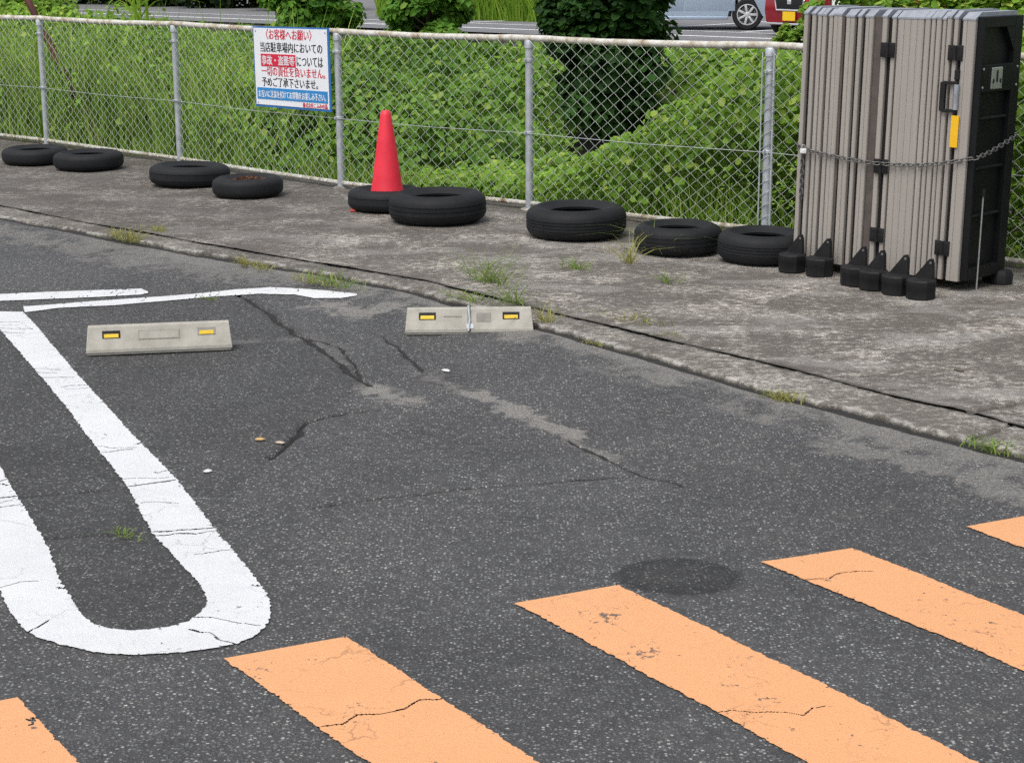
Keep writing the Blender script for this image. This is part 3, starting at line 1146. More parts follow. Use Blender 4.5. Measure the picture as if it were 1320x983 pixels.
TYRES = [  # left, right, bottom px, height m, grooves, tread, label
    (5, 88, 215, .135, 0, False, 'worn tyre at the far left end of the tyre row, beside the leftmost post'),
    (71, 160, 222.5, .14, 0, False, 'smooth tyre lying in front of the leftmost tyre of the row'),
    (195, 296, 244, .155, 2, False, 'wide flat tyre below the second fence post from the left'),
    (276, 365, 258, .14, 0, False, 'small bald tyre with reddish dust inside, left of the sign post'),
    (450, 548, 277, .15, 2, False, 'tyre holding the red cone inside its ring'),
    (503, 627, 294, .195, 3, False, 'thick black tyre directly right of the red cone'),
    (677, 808, 313.5, .190, 4, False, 'large worn tyre below the second fence post from the right'),
    (817, 930, 333, .165, 3, False, 'worn tyre behind the grass blades, between two other tyres'),
    (924, 1040, 345, .17, 4, False, 'ribbed tyre touching the folded taupe panels'),
]
for i, (l, r, b, h, gr, tr, lab) in enumerate(TYRES):
    q = g((l + r) / 2, b)
    dist = math.hypot(q[1], HC)
    D = (r - l) * dist / F * 1.02
    fwd = Vector((q[0], q[1], 0)).normalized()
    c = Vector(q) + fwd * D / 2 * .97
    o = tyre_mesh(i + 1, gr, tr).build('tyre', M_rubber, None, True, 35)
    o.location = (c.x, c.y, 0.004)
    o.rotation_euler = (R(random.uniform(-1, 1)), R(random.uniform(-1, 1)), random.uniform(0, 6))
    o.scale = (D / .6, D / .6, h / .15)
    tag(o, lab, 'tyre', GT)
    if i == 4:
        cone_tyre = c.copy()

_t4 = [o for o in bpy.data.objects if str(o.get('label', '')).startswith('small bald tyre')][0]
r_ = np.random.default_rng(90)
nl_ = 200
ra_ = .185 * np.sqrt(r_.random(nl_)) * _t4.scale[0]
an_ = r_.uniform(0, 6.283, nl_)
lp_ = np.stack([ra_ * np.cos(an_), ra_ * np.sin(an_), .095 + r_.uniform(0, .05, nl_) * (1 - ra_ / .2)], 1)
V, Fc, T = leaf_cloud(lp_, np.tile([0, 0, 1.0], (nl_, 1)), r_.uniform(.03, .06, nl_), np.stack([r_.random(nl_), r_.random(nl_) * .4, 0 * an_], 1), .8, .3, 91)
dl_ = link('dead_leaves', fast_mesh('dead_leaves', V, Fc, {'tint': T}), M_dead)
dl_.location = _t4.location
tag(dl_, 'reddish brown dead leaves filling the small tyre left of the sign post', 'dead leaves', None, 'stuff')

# ================================================================== CONE
cp = Vector(g(497, 268))
cone = thing('traffic_cone', 'red traffic cone standing inside a tyre by the fence', 'traffic cone', (cone_tyre.x + .006, cone_tyre.y - .02, .03))
mb = MB()
mb.lathe([(.136, .022), (.133, .03), (.104, .16), (.066, .44), (.038, .63), (.031, .655), (.020, .663), (.016, .660), (.016, .64)], 40)
mb.build('cone_body', M_cone, cone, True)
mb = MB()
mb.lathe([(.172, 0), (.172, .016), (.166, .021), (.126, .023)], 8)
mb.build('base', M_cone, cone, True)


# ================================================================== PARKING STOPS
def stop(name, label, pa, pb, hgt, split):
    a, b = Vector(g(*pa, ASPH)), Vector(g(*pb, ASPH))
    L = (b - a).length
    ang = math.atan2(b.y - a.y, b.x - a.x)
    t = thing(name, label, 'parking stop', tuple((a + b) / 2 + Vector((0, 0, .012))), ang, 'grey parking stops in the bays')
    # section in (y, z): front foot at y=0, back foot at .15
    front, top0, top1, back = 0, .052, .085, .15
    sec = [(front, 0), (front + .002, .016), (top0 - .004, hgt - .006), (top0 + .003, hgt), (top1 - .003, hgt), (top1 + .004, hgt - .006), (back - .002, .016), (back, 0), (back - .022, 0), (.075, hgt - .028), (.022, 0)]
    Msec = Matrix(((0, 0, 1, 0), (1, 0, 0, 0), (0, 1, 0, 0), (0, 0, 0, 1)))
    spans = [(-L / 2, -.006), (.006, L / 2)] if split else [(-L / 2, L / 2)]
    for x0, x1 in spans:
        mb = MB()
        mb.prism(sec, x1 - x0, Matrix.Translation((x0, 0, 0)) @ Msec)
        # closing ribs inside the ends
        for xe in (x0 + .012, x1 - .02):
            mb.prism([(.03, .002), (.075, hgt - .032), (.12, .002)], .008, Matrix.Translation((xe, 0, 0)) @ Msec)
        o = mb.build('stop_body', M_stop, t)
        for v_ in o.data.vertices:
            if abs(v_.co.x) > L / 2 - .025:
                v_.co.x -= math.copysign(v_.co.z * .10, v_.co.x)
        bv = o.modifiers.new('bevel', 'BEVEL')
        bv.width = .003
        bv.segments = 2
        bv.limit_method = 'ANGLE'
    slope = math.atan2(hgt - .016, top0 - .004)
    nrm = Vector((0, -math.sin(slope), math.cos(slope)))
    alongz = Vector((0, math.cos(slope), math.sin(slope)))

    def onface(x, s):            # point on the slanted front face
        return Vector((x, .002, .016)) + alongz * s
    Mf = Matrix(((1, 0, 0, 0), (0, alongz.y, nrm.y, 0), (0, alongz.z, nrm.z, 0), (0, 0, 0, 1)))

    def patch(nm, x, s, w, h, th, m, par):
        mb = MB()
        mb.box((0, 0, 0), (w, h, th), Matrix.Translation(onface(x, s)) @ Mf, .0008)
        return mb.build(nm, m, par)
    fl = math.hypot(hgt - .016, top0)
    for sx in (-1, 1):
        fr = patch('reflector_frame', sx * L * .325, fl * .62, .082, .036, .004, M_dark if sx < 0 or split else M_stop_d, t)
        patch('reflector', sx * L * .325, fl * .56, .066, .018, .008, M_refl, fr)
    if not split:
        patch('label_recess', 0, fl * .55, .19, .044, .003, M_stop_d, t)
        patch('label_panel', 0, fl * .55, .180, .036, .005, M_stop, t)
    else:
        mb = MB()
        q = [onface(-.004, -.01) + nrm * .004, onface(.002, fl * .4) + nrm * .006, onface(-.002, fl) + nrm * .006, Vector((-.004, .07, hgt + .005)), Vector((0, .10, hgt - .01)), Vector((.004, .15, .01))]
        mb.tube(q, .0055, 8)
        mb.build('tie_wire', M_galv, t, True)
        patch('repair_plate', .004, fl * .14, .035, .024, .006, M_galv, t)
        patch('label_recess', .07, fl * .55, .07, .044, .003, M_stop_d, t)
        patch('label_recess', -.08, fl * .6, .09, .006, .003, M_stop_d, t)
    # worn dark foot under the body
    mb = MB()
    mb.box((0, .075, -.004), (L * .985, .145, .012), None, .002)
    mb.build('mortar_bed', M_stop_d, t)
    return t


stop('parking_stop', 'pale grey parking stop in the left bay, with plain rectangle in its middle', (111, 459.5), (300, 451.5), .118, False)
stop('parking_stop', 'pale grey parking stop split in the middle with a wire tie, by the kerb', (522, 432.5), (688, 431), .112, True)

# ================================================================== FOLDED PANELS
B0 = Vector((1.617, 10.067, 0))
E1 = Vector((.702, -.7123, 0)).normalized()
E2 = Vector((.7123, .702, 0)).normalized()
LEAN = .018
gate = thing('folded_gate', 'stack of taupe folded gate panels with black hinges, chained up by the fence', 'folding gate', B0)
Mg = Matrix(((E1.x, E2.x, LEAN * E1.x, 0), (E1.y, E2.y, LEAN * E1.y, 0), (0, 0, 1, 0), (0, 0, 0, 1)))
DEP = .40
strips = [(-.017, .010, 0), (.037, .063, .0), (.074, .100, .004), (.108, .134, 0), (.149, .175, .003), (.182, .236, 0), (.261, .289, .004), (.292, .318, 0), (.338, .363, .003),
          (.389, .439, 0), (.494, .524, .004), (.558, .583, 0), (.593, .753, .002), (.760, .791, 0), (.797, .821, .003), (.829, .857, .0), (.864, .885, .004), (.892, .918, 0), (.932, .957, .003), (.988, 1.061, -.004)]
for k, (a0, a1, b0) in enumerate(strips):
    w = a1 - a0
    nv = 0 if w < .04 else 1 if w < .08 else 3
    if k == 19:
        nv = 1
    poly = [(a0, DEP), (a0, b0 + .004), (a0 + .003, b0)]
    for j in range(nv):
        am = a0 + w * ((j + 1) / (nv + 1) if k != 19 else .36)
        poly += [(am - .0016, b0), (am, b0 + .0045), (am + .0016, b0)]
    poly += [(a1 - .003, b0), (a1, b0 + .004), (a1, DEP)]
    zj = random.uniform(-.006, .006)
    mb = MB()
    mb.prism(poly, 1.36 + zj, Mg @ Matrix.Translation((0, 0, .055)))
    pn = mb.build('panel', M_taupe, gate)
    mb = MB()
    prof = [(b0 - .002, 1.4152 + zj), (b0 - .002, 1.424 + zj), (.050, 1.456 + zj), (DEP, 1.456 + zj), (DEP, 1.4152 + zj)]
    Mc = Mg @ Matrix.Translation((a0 - .0015, 0, 0)) @ Matrix(((0, 0, 1, 0), (1, 0, 0, 0), (0, 1, 0, 0), (0, 0, 0, 1)))
    mb.prism(prof, w + .003, Mc)
    mb.build('end_cap', M_cap, pn)
mb = MB()
mb.box((.52, .208, .735), (1.03, .368, 1.36), Mg)
mb.build('shade_core', M_gap_shade, gate)  # black block painted as the deep shade between the panels
for a0, a1, b0 in ((.237, .252, .006), (.444, .492, .012)):
    mb = MB()
    mb.box(((a0 + a1) / 2, b0 + .03, .735), (a1 - a0, .06, 1.37), Mg, .003)
    mb.build('inner_leaf', M_brown, gate)
for (ac, zc) in ((.545, 1.245), (.958, 1.245), (.545, .625), (.545, .25), (.958, .225)):
    mb = MB()
    for sx in (-1, 1):
        mb.box((ac + sx * .026, -.008, zc), (.036, .008, .078), Mg, .002)
        for sz in (-1, 1):
            mb.lathe([(.004, 0), (.004, .002), (.001, .003)], 8, Mg @ Matrix.Translation((ac + sx * .022, -.0125, zc + sz * .022)) @ Matrix.Rotation(R(90), 4, 'X'))
    mb.tube([(ac, -.012, zc - .037), (ac, -.012, zc + .037)], .0085, 10, M=Mg)
    h = mb.build('hinge', M_dark, gate, True)
    if zc == .625:
        mb = MB()
        mb.tube([(ac + .004, -.010, zc - .04), (ac + .004, -.010, zc - .12)], .006, 8, M=Mg)
        mb.build('hinge_pin', M_dark, h, True)
mb = MB()
mb.box((.902, -.012, 1.02), (.030, .018, .150), Mg, .003)
mb.box((.947, -.012, 1.092), (.085, .016, .016), Mg, .003)
mb.box((.947, -.012, .948), (.085, .016, .016), Mg, .003)
hd_ = mb.build('handle', M_dark, gate)
mb = MB()
mb.tube([(.985, -.018, .955), (.985, -.018, 1.085)], .013, 12, M=Mg)
mb.build('handle_grip', M_cap, hd_, True)
mb = MB()
mb.box((.980, -.012, 1.135), (.026, .016, .050), Mg, .003)
mb.build('latch_block', M_dark, gate)
mb = MB()
mb.box((.986, -.012, .842), (.044, .006, .165), Mg, .001)
mb.build('yellow_tag', M_yellow, gate)
# black outer side
SA = 1.0625
mb = MB()
mb.box((SA + .004, DEP / 2 + .006, .745), (.008, DEP - .02, 1.37), Mg)
mb.build('side_panel', M_black, gate)
mb = MB()
X1 = SA + .024
for (b0, b1, z0, z1) in ((.010, .028, .06, 1.43), (DEP - .075, DEP, .06, 1.43), (.028, DEP - .075, 1.375, 1.43), (.028, DEP - .075, 1.045, 1.185), (.028, DEP - .075, .06, .125)):
    mb.box((X1, (b0 + b1) / 2, (z0 + z1) / 2), (.034, b1 - b0 - .0008, z1 - z0), Mg, .003)
mb.prism([(DEP - .0755, 1.25), (DEP - .0755, 1.374), (DEP - .16, 1.374)], .03, Mg @ Matrix.Translation((SA + .009, 0, 0)) @ Matrix(((0, 0, 1, 0), (1, 0, 0, 0), (0, 1, 0, 0), (0, 0, 0, 1))))
mb.build('side_frame', M_black, gate)
for z in (.91, .65, .40):
    mb = MB()
    mb.box((SA + .018, .175, z), (.020, .285, .012), Mg, .002)
    mb.build('side_rib', M_dark, gate)
mb = MB()
mb.box((SA + .044, .165, 1.115), (.005, .105, .112), Mg, .004)
pl_ = mb.build('lock_plate', M_steel, gate)
mb = MB()
mb.box((SA + .048, .165, 1.125), (.003, .014, .06), Mg, .001)
for sb2 in (-1, 1):
    mb.box((SA + .048, .165 + sb2 * .035, 1.10), (.003, .012, .022), Mg, .001)
mb.build('keyhole', M_dark, pl_)
for (b, z) in ((.035, 1.07), (.035, 1.165), (DEP - .03, 1.07), (DEP - .03, 1.165)):
    mb = MB()
    mb.lathe([(.007, 0), (.007, .003), (.002, .005)], 8, Mg @ Matrix.Translation((SA + .0412, b, z)) @ Matrix.Rotation(R(90), 4, 'Y'))
    mb.build('screw', M_steel, gate, True)
mb = MB()
mb.tube([(SA + .046, .115, .0), (SA + .046, .115, .50)], .0048, 10, M=Mg)
rd = mb.build('drop_bolt', M_steel, gate, True)
mb = MB()
mb.tube([(SA + .046, .115, .50), (SA + .046, .115, .54)], .013, 10, M=Mg)
mb.build('bolt_knob', M_dark, rd, True)
mb = MB()
mb.box((SA - .004, DEP + .006, .80), (.05, .008, .17), Mg, .001)
mb.build('yellow_tag', M_yellow, gate)
# rubber feet in front, each with a triangular eye tab
for (px, pyb) in ((1020.5, 354.5), (1056, 360), (1101, 371.5), (1125, 377), (1154.5, 383.5), (1186.5, 389.5)):
    q = Vector(g(px, pyb - 5)) - B0
    q.z = 0
    mb = MB()
    rr = .079
    mb.lathe([(rr * .93, 0), (rr * .97, .004), (rr * .97, .056), (rr, .060), (rr, .094), (rr * .93, .102), (rr * .6, .105)], 9, Matrix.Translation(q))
    tri = [(-.062, .098), (.056, .098), (.052, .188), (.043, .210), (.030, .208)]
    Mt = Matrix(((E1.x, 0, E2.x, 0), (E1.y, 0, E2.y, 0), (0, 1, 0, 0), (0, 0, 0, 1)))
    mb.prism(tri, .022, Matrix.Translation(q + E2 * .015) @ Mt)
    ft = mb.build('rubber_foot', M_dark, gate, True, 30)
    mb = MB()
    mb.lathe([(.004, 0), (.0075, .001), (.0075, .003), (.004, .004)], 10, Matrix.Translation(q + E2 * .0145 + E1 * .041 + Vector((0, 0, .189))) @ Mt @ Matrix.Translation((0, 0, -.004)))
    mb.build('eyelet', M_chain, ft, True)
for (a, b) in ((1.02, DEP + .03), (1.10, DEP - .02)):
    mb = MB()
    mb.lathe([(.06, 0), (.063, .05), (.05, .075), (.02, .08)], 9, Mg @ Matrix.Translation((a, b, 0)))
    mb.build('rubber_foot', M_dark, gate, True, 30)

# chain round the stack
ch_pts = [(-.022, .25, .74), (-.028, .02, .70), (.0, -.018, .69), (.12, -.014, .668), (.3, -.014, .650), (.5, -.022, .640), (.65, -.014, .642), (.8, -.014, .652), (.95, -.024, .676), (1.06, -.012, .702),
          (SA + .05, .02, .712), (SA + .052, .15, .735), (SA + .052, .30, .775), (SA + .045, DEP + .012, .80), (1.0, DEP + .03, .81)]
chain_t = tag(bpy.data.objects.new('steel_chain', None), None)
bpy.data.objects.remove(chain_t)


def catmull(P, n):
    P = np.array(P, float)
    s = np.concatenate([[0], np.cumsum(np.linalg.norm(np.diff(P, axis=0), axis=1))])
    t = np.linspace(0, s[-1], n)
    return np.stack([np.interp(t, s, P[:, k]) for k in range(3)], 1), s[-1]


def link_mb(mb, c, t, roll, Lk=.036, Wk=.022, rw=.0032):
    t = Vector(t).normalized()
    up = Vector((0, 0, 1)) if abs(t.z) < .9 else Vector((1, 0, 0))
    s_ = t.cross(up).normalized()
    u_ = s_.cross(t)
    s2 = s_ * math.cos(roll) + u_ * math.sin(roll)
    pts = []
    h = (Lk - Wk) / 2
    for k in range(12):
        a = 2 * math.pi * k / 12
        x = math.cos(a) * Wk / 2 + (h if math.cos(a) > 0 else -h)
        y = math.sin(a) * Wk / 2
        pts.append(Vector(c) + t * x + s2 * y)
    nrm = t.cross(s2)
    rings = []
    for k, p in enumerate(pts):
        tg = (pts[(k + 1) % 12] - pts[k - 1]).normalized()
        o_ = tg.cross(nrm)
        rings.append([mb.b.verts.new(p + rw * (math.cos(j * math.pi / 3) * nrm + math.sin(j * math.pi / 3) * o_)) for j in range(6)])
    for k in range(12):
        ra, rb = rings[k], rings[(k + 1) % 12]
        for j in range(6):
            mb.b.faces.new((ra[j], ra[(j + 1) % 6], rb[(j + 1) % 6], rb[j]))


wp = [Mg @ Vector(p) for p in ch_pts]
_, Lc = catmull(wp, 10)
Q, _ = catmull(wp, int(Lc / .029))
mb = MB()
for k in range(len(Q) - 1):
    link_mb(mb, (Q[k] + Q[k + 1]) / 2, Q[k + 1] - Q[k], R(45) + (k % 2) * R(90))
Q2, _ = catmull([Mg @ Vector((.035, -.022, .675)), Mg @ Vector((.033, -.016, .40))], 11)
for k in range(len(Q2) - 1):
    link_mb(mb, (Q2[k] + Q2[k + 1]) / 2, Q2[k + 1] - Q2[k], R(45) + (k % 2) * R(90))
chain = mb.build('steel_chain', M_chain, None, True)
chain.location = B0
tag(chain, 'steel link chain slung round the taupe panel stack', 'chain')
pad = thing('padlock', 'small white padlock on the left end of the chain', 'padlock', B0 + Mg @ Vector((.045, -.032, .672)))
mb = MB()
mb.box((0, 0, 0), (.034, .018, .028), None, .004)
mb.build('lock_body', M_whitep, pad, True)
mb = MB()
mb.tube([(-.010, 0, .012), (-.010, 0, .026), (-.006, 0, .033), (.006, 0, .033), (.010, 0, .026), (.010, 0, .012)], .003, 8)
mb.build('shackle', M_steel, pad, True)

# ================================================================== VEGETATION
def tints(n, seed, pos=None, ylw=.12):
    r_ = np.random.default_rng(seed)
    a = r_.beta(1.4, 1.5, n)
    if pos is not None:
        a = np.clip(a * .7 + .75 * (fbm(pos[:, 0] * 1.6 + pos[:, 2], pos[:, 1] * 1.6 + pos[:, 2] * 2, seed, 3) - .35), 0, 1)
    y = np.where(r_.random(n) < ylw, r_.random(n) * .8, r_.random(n) * .12)
    return np.stack([a, y, a * 0], 1)


def veg(name, pos, nrm, size, material, seed, aspect=.8, ylw=.12, parent=None):
    V, Fc, T = leaf_cloud(pos, nrm, size, tints(len(pos), seed, pos, ylw), aspect, .18, seed)
    return link(name, fast_mesh(name, V, Fc, {'tint': T}), material, parent)


def world_ud(u, d, z):
    return FO[None] + u[:, None] * FT + d[:, None] * FN + np.stack([u * 0, u * 0, z], 1)


def cover(name, n, u0, u1, d0, d1, topf, size, material, seed, depth=.35, dens=None, ylw=.12, label=None):
    """leaves over the ground, thickest near a canopy height topf(u, d) above level 0."""
    r_ = np.random.default_rng(seed)
    u = r_.uniform(u0, u1, n)
    d = r_.uniform(d0, d1, n)
    t = topf(u, d)
    gr = terr(d)
    ok = t > gr + .03
    if dens is not None:
        ok &= r_.random(n) < dens(u, d)
    u, d, t, gr = u[ok], d[ok], t[ok], gr[ok]
    e = .05
    gu = (topf(u + e, d) - topf(u - e, d)) / (2 * e)
    gd = (topf(u, d + e) - topf(u, d - e)) / (2 * e)
    N_ = -gu[:, None] * FT[None] - gd[:, None] * FN[None] + np.array([0, 0, 1.0])[None]
    N_ = N_ / np.linalg.norm(N_, axis=1, keepdims=True)
    z = np.maximum(t - r_.random(len(t)) ** 2.0 * depth, gr + .02)
    s = size * r_.uniform(.55, 1.35, len(t))
    pos = world_ud(u, d, z)
    N_ = N_ + np.array([-FN[0], -FN[1], .2]) * .5
    o = veg(name, pos, N_, s, material, seed, .95, ylw)
    tag(o, label, kind='stuff')
    return o


def clump(u, d, f, seed, amp):
    return (fbm(u * f, d * f, seed, 4) - .5) * 2 * amp


# kudzu mound close behind the fence on the right
def top_mound(u, d):
    rise = np.interp(u, [-3.2, -2.0, -.9, -.2, .35, .9, 1.6, 2.6, 3.4, 8], [-.5, -.05, .08, .14, .42, .74, 1.06, 1.28, 1.40, 1.4])
    fall = sstep(5.5, 1.6, d)
    t = terr(d) * (1 - fall) + rise * fall
    t = t * sstep(-.1, .35, d) + 0.0
    return t + clump(u, d, 1.7, 201, .16) * sstep(.2, .8, d) + clump(u, d, 4.5, 202, .10)


cover('kudzu_undergrowth', 105000, -3.4, 7.5, .18, 5.0, top_mound, .060, M_kudzu, 211, .42, ylw=.2)


# shrubs and weeds rising from the ditch in the middle
def hollow(u, d):
    """a shaded gap in the growth, running back from the ditch to the roots of the big shrub."""
    ru, rd = u + 6.4, d - 8.5
    al, ac = ru * -.645 + rd * .765, ru * .765 + rd * .645
    return np.exp(-((np.abs(al) / 7.6) ** 6) - (np.abs(ac) / (.66 + .03 * al)) ** 4)


def top_mid(u, d):
    h = np.interp(u, [-9, -6, -4.2, -3.4, -2.9, -2.3, -1.6, 0, .6], [.75, .8, .62, .50, .40, .1, -.5, -1.0, -1.2])
    hol = hollow(u, d)
    h = h * (1 - hol) - 1.4 * hol
    w = sstep(.6, 2.2, d) * sstep(7, 4.2, d)
    return terr(d) * (1 - w) + h * w + clump(u, d, 1.3, 221, .42) * w * (1 - hol) + clump(u, d, 4, 222, .14)


def mid_dens(u, d):
    return np.clip(1 - 1.2 * hollow(u, d), 0, 1) * (.15 + .85 * sstep(.36, .5, fbm(u * 1.9, d * 1.9, 225, 3)))


cover('weed_undergrowth', 110000, -10, 1.0, .8, 7, top_mid, .070, M_weed, 223, .6, mid_dens, ylw=.16)


# far bank
def top_bank(u, d):
    h = .26 + .30 * sstep(8, 13, d) - .62 * sstep(13.4, 15.4, d)
    return terr(d) + h + clump(u, d, .8, 231, .34) * sstep(16, 14, d) + clump(u, d, 3, 232, .10)


def bank_dens(u, d):
    return np.clip(1 - 1.15 * hollow(u, d), 0, 1) * (.25 + .75 * sstep(.34, .46, fbm(u * 1.3, d * 1.3, 235, 3)))


cover('bank_undergrowth', 150000, -34, -3, 6.2, 16.0, top_bank, .105, M_kudzu, 233, .45, bank_dens, ylw=.16)


# tall grass on the left
def blades(pos, height, width, lean, tint, seed, droop=.5, segs=4):
    r_ = np.random.default_rng(seed)
    n = len(pos)
    az = r_.uniform(0, 2 * np.pi, n)
    D = np.stack([np.cos(az), np.sin(az), 0 * az], 1)
    fa = r_.uniform(0, 2 * np.pi, n)
    Wd = np.stack([np.cos(fa), np.sin(fa), 0 * fa], 1)
    t = np.linspace(0, 1, segs + 1)
    h = height[:, None]
    horiz = h * lean[:, None] * (t[None] + droop * t[None] ** 3)
    vert = h * (t[None] - .35 * droop * lean[:, None] * 2 * t[None] ** 3)
    C = pos[:, None] + D[:, None] * horiz[..., None] + np.array([0, 0, 1.0]) * vert[..., None]
    w = width[:, None] * np.array([.8, 1, .85, .55, .05] if segs == 4 else list(np.linspace(1, .05, segs + 1)))[None]
    A = C - Wd[:, None] * w[..., None] / 2
    B = C + Wd[:, None] * w[..., None] / 2
    V = np.stack([A, B], 2).reshape(n, (segs + 1) * 2, 3)
    b = np.arange(n)[:, None] * (segs + 1) * 2
    fc = [b + np.array([[2 * k, 2 * k + 1, 2 * k + 3, 2 * k + 2]]) for k in range(segs)]
    return V.reshape(-1, 3), np.concatenate(fc), np.repeat(tint, (segs + 1) * 2, 0)


def grass(name, n, u0, u1, d0, d1, hf, width, material, seed, dens=None, lean=(.1, .6)):
    r_ = np.random.default_rng(seed)
    u = r_.uniform(u0, u1, n)
    d = r_.uniform(d0, d1, n)
    if dens is not None:
        ok = r_.random(n) < dens(u, d)
        u, d = u[ok], d[ok]
    gr = terr(d)
    pos = world_ud(u, d, gr)
    h = np.maximum(hf(u, d) - gr, .15) * r_.uniform(.55, 1.12, len(u))
    V, Fc, T = blades(pos, h, width * r_.uniform(.5, 1.4, len(u)), r_.uniform(lean[0], lean[1], len(u)) * .55, tints(len(u), seed, pos, .16), seed + 1, .8)
    o = link(name, fast_mesh(name, V, Fc, {'tint': T}), material)
    return tag(o, kind='stuff')


def grass_top(u, d):
    return np.interp(u, [-14, -7.2, -6, -5, -4, -3.2, -2.6], [1.15, 1.15, 1.08, 1.05, .92, .75, .45]) + clump(u, d, 1.2, 301, .18)


grass('tall_grass', 11000, -12, -2.6, .35, 4.0, grass_top, .027, M_grass, 311, lambda u, d: (.10 + .90 * sstep(.44, .58, fbm(u * 1.5, d * 1.5, 312, 3))) * sstep(-2.9, -3.7, u + .84 * d))


# leafy weeds mixed into the tall grass
def top_left(u, d):
    return np.interp(u, [-12, -7, -5, -3.6, -2.4], [.95, .95, .85, .62, .3]) + clump(u, d, 1.6, 351, .45) - .35 * sstep(1.2, .3, d) + clump(u, d, 5, 352, .12)


def left_dens(u, d):
    return (.05 + .95 * sstep(.46, .58, fbm(u * 1.3 + 7, d * 1.3, 353, 3))) * sstep(-2.6, -3.4, u + .84 * d)


cover('mixed_undergrowth', 46000, -12, -2.4, .25, 3.2, top_left, .062, M_kudzu, 354, .8, left_dens, ylw=.22)

grass('fence_line_grass', 4200, -9, 8.5, .12, .6, lambda u, d: .16 + .3 * sstep(.5, .75, fbm(u * 1.8, d * 2, 321, 3)) + 0 * d, .010, M_grass, 322, lambda u, d: sstep(.35, .6, fbm(u * 2.2, d * 2, 323, 3)))
grass('bank_grass', 8000, -36, 0, 11, 14.5, lambda u, d: terr(d) + .55 + clump(u, d, .9, 331, .3), .024, M_grass, 332, lambda u, d: sstep(.48, .62, fbm(u * .7, d * .7, 333, 3)) * (1 - hollow(u, d)))
grass('verge_grass', 16000, -24.2, -18.8, 20.6, 23.5, lambda u, d: .18 + 1.15 + clump(u, d, .8, 341, .5), .030, M_lime, 342)


# individual shrubs: trunk, limbs and a crown of leaf clumps
def shrub(name, label, cat, base, rx, ry, h, zc, leafm, nleaf, size, seed, group=None, aspect=.85, nclump=46, ylw=.1, trunk_r=.05):
    base = Vector(base)
    t = thing(name, label, cat, base, 0, group)
    r_ = np.random.default_rng(seed)
    # clump centres inside an ellipsoid, denser towards its skin
    v = r_.normal(0, 1, (nclump, 3))
    v /= np.linalg.norm(v, axis=1, keepdims=True)
    rad = r_.uniform(.35, 1.0, nclump) ** .6
    cc = v * rad[:, None] * np.array([rx, ry, h / 2]) * .82 + np.array([0, 0, zc])
    cc[:, 2] = np.maximum(cc[:, 2], .1)
    cr_ = r_.uniform(.16, .34, nclump) * min(rx, h / 2) * 1.15
    k = r_.integers(0, nclump, nleaf)
    w = r_.normal(0, 1, (nleaf, 3))
    w /= np.linalg.norm(w, axis=1, keepdims=True)
    pos = cc[k] + w * cr_[k][:, None] * (r_.random(nleaf) ** .4)[:, None] * np.array([1, 1, .75])
    out = pos - np.array([0, 0, zc - h * .25])
    out /= np.linalg.norm(out, axis=1, keepdims=True) + 1e-6
    N_ = w * .5 + out * .6 + np.array([0, 0, .55])
    tn = tints(nleaf, seed, pos, ylw)
    tn[:, 0] = np.clip(tn[:, 0] * .7 + .45 * (r_.random(nclump)[k] - .3), 0, 1)
    V, Fc, T = leaf_cloud(pos, N_, size * r_.uniform(.6, 1.3, nleaf), tn, aspect, .2, seed)
    link('crown', fast_mesh('crown', V, Fc, {'tint': T}), leafm, t)
    mb = MB()
    mb.tube([(0, 0, -.15), (.03, .01, zc * .35), (-.02, .03, zc * .75), (.02, 0, zc + h * .2)], [trunk_r, trunk_r * .85, trunk_r * .6, trunk_r * .25], 8)
    for j in range(12):
        c_ = Vector(cc[j])
        st = Vector((0, 0, max(.1, min(c_.z * .6, zc * .8))))
        mb.tube([st, st.lerp(c_, .5) + Vector((0, 0, .06)), c_], [trunk_r * .45, trunk_r * .3, trunk_r * .1], 6)
    mb.build('trunk', M_bark, t, True)
    return t


def gnd(px, Y):
    """point of the terrain behind the fence under a given image column and depth."""
    x = (px - 657) / F * Y
    q = np.array([x, Y, 0]) - FO
    d = q @ FN
    return (x, Y, float(terr(d)))


b = gnd(785, 26.5)
shrub('maple_shrub', 'dark green broadleaf shrub with lobed leaves behind the fence, left of the silver car', 'shrub', b, 1.12, 1.0, 3.9, 1.72, M_maple, 19000, .13, 401, None, 1.05, 95, .05, .07)
b = gnd(407, 35.5)
shrub('broadleaf_bush', 'rounded mid green bush on the far bank behind the white notice sign', 'shrub', b, 1.05, .9, 1.9, .95, M_bush, 6500, .16, 402, 'bushes along the far road edge', .75, 44, .12)
b = gnd(553, 34.5)
shrub('broadleaf_bush', 'rounded mid green bush on the far bank above the red cone', 'shrub', b, .95, .85, 1.75, .72, M_bush, 6000, .16, 403, 'bushes along the far road edge', .75, 40, .12)
b = gnd(45, 36.0)
shrub('broadleaf_bush', 'pale green sprawling bush on the far bank at the top left corner', 'shrub', b, 1.5, 1.0, 2.4, 1.0, M_kudzu, 9000, .15, 404, 'bushes along the far road edge', .9, 50, .2)
b = gnd(735, 36.0)
shrub('broadleaf_bush', 'bright green bush on the far bank just left of the dark shrub', 'shrub', b, .5, .5, 1.2, .5, M_bush, 2500, .14, 405, 'bushes along the far road edge', .8, 24, .15)
b = gnd(1022, 29.5)
shrub('broadleaf_bush', 'low bright green bush on the far bank in front of the red car', 'shrub', b, .50, .5, .55, .30, M_kudzu, 2600, .09, 406, 'bushes along the far road edge', .9, 26, .2)
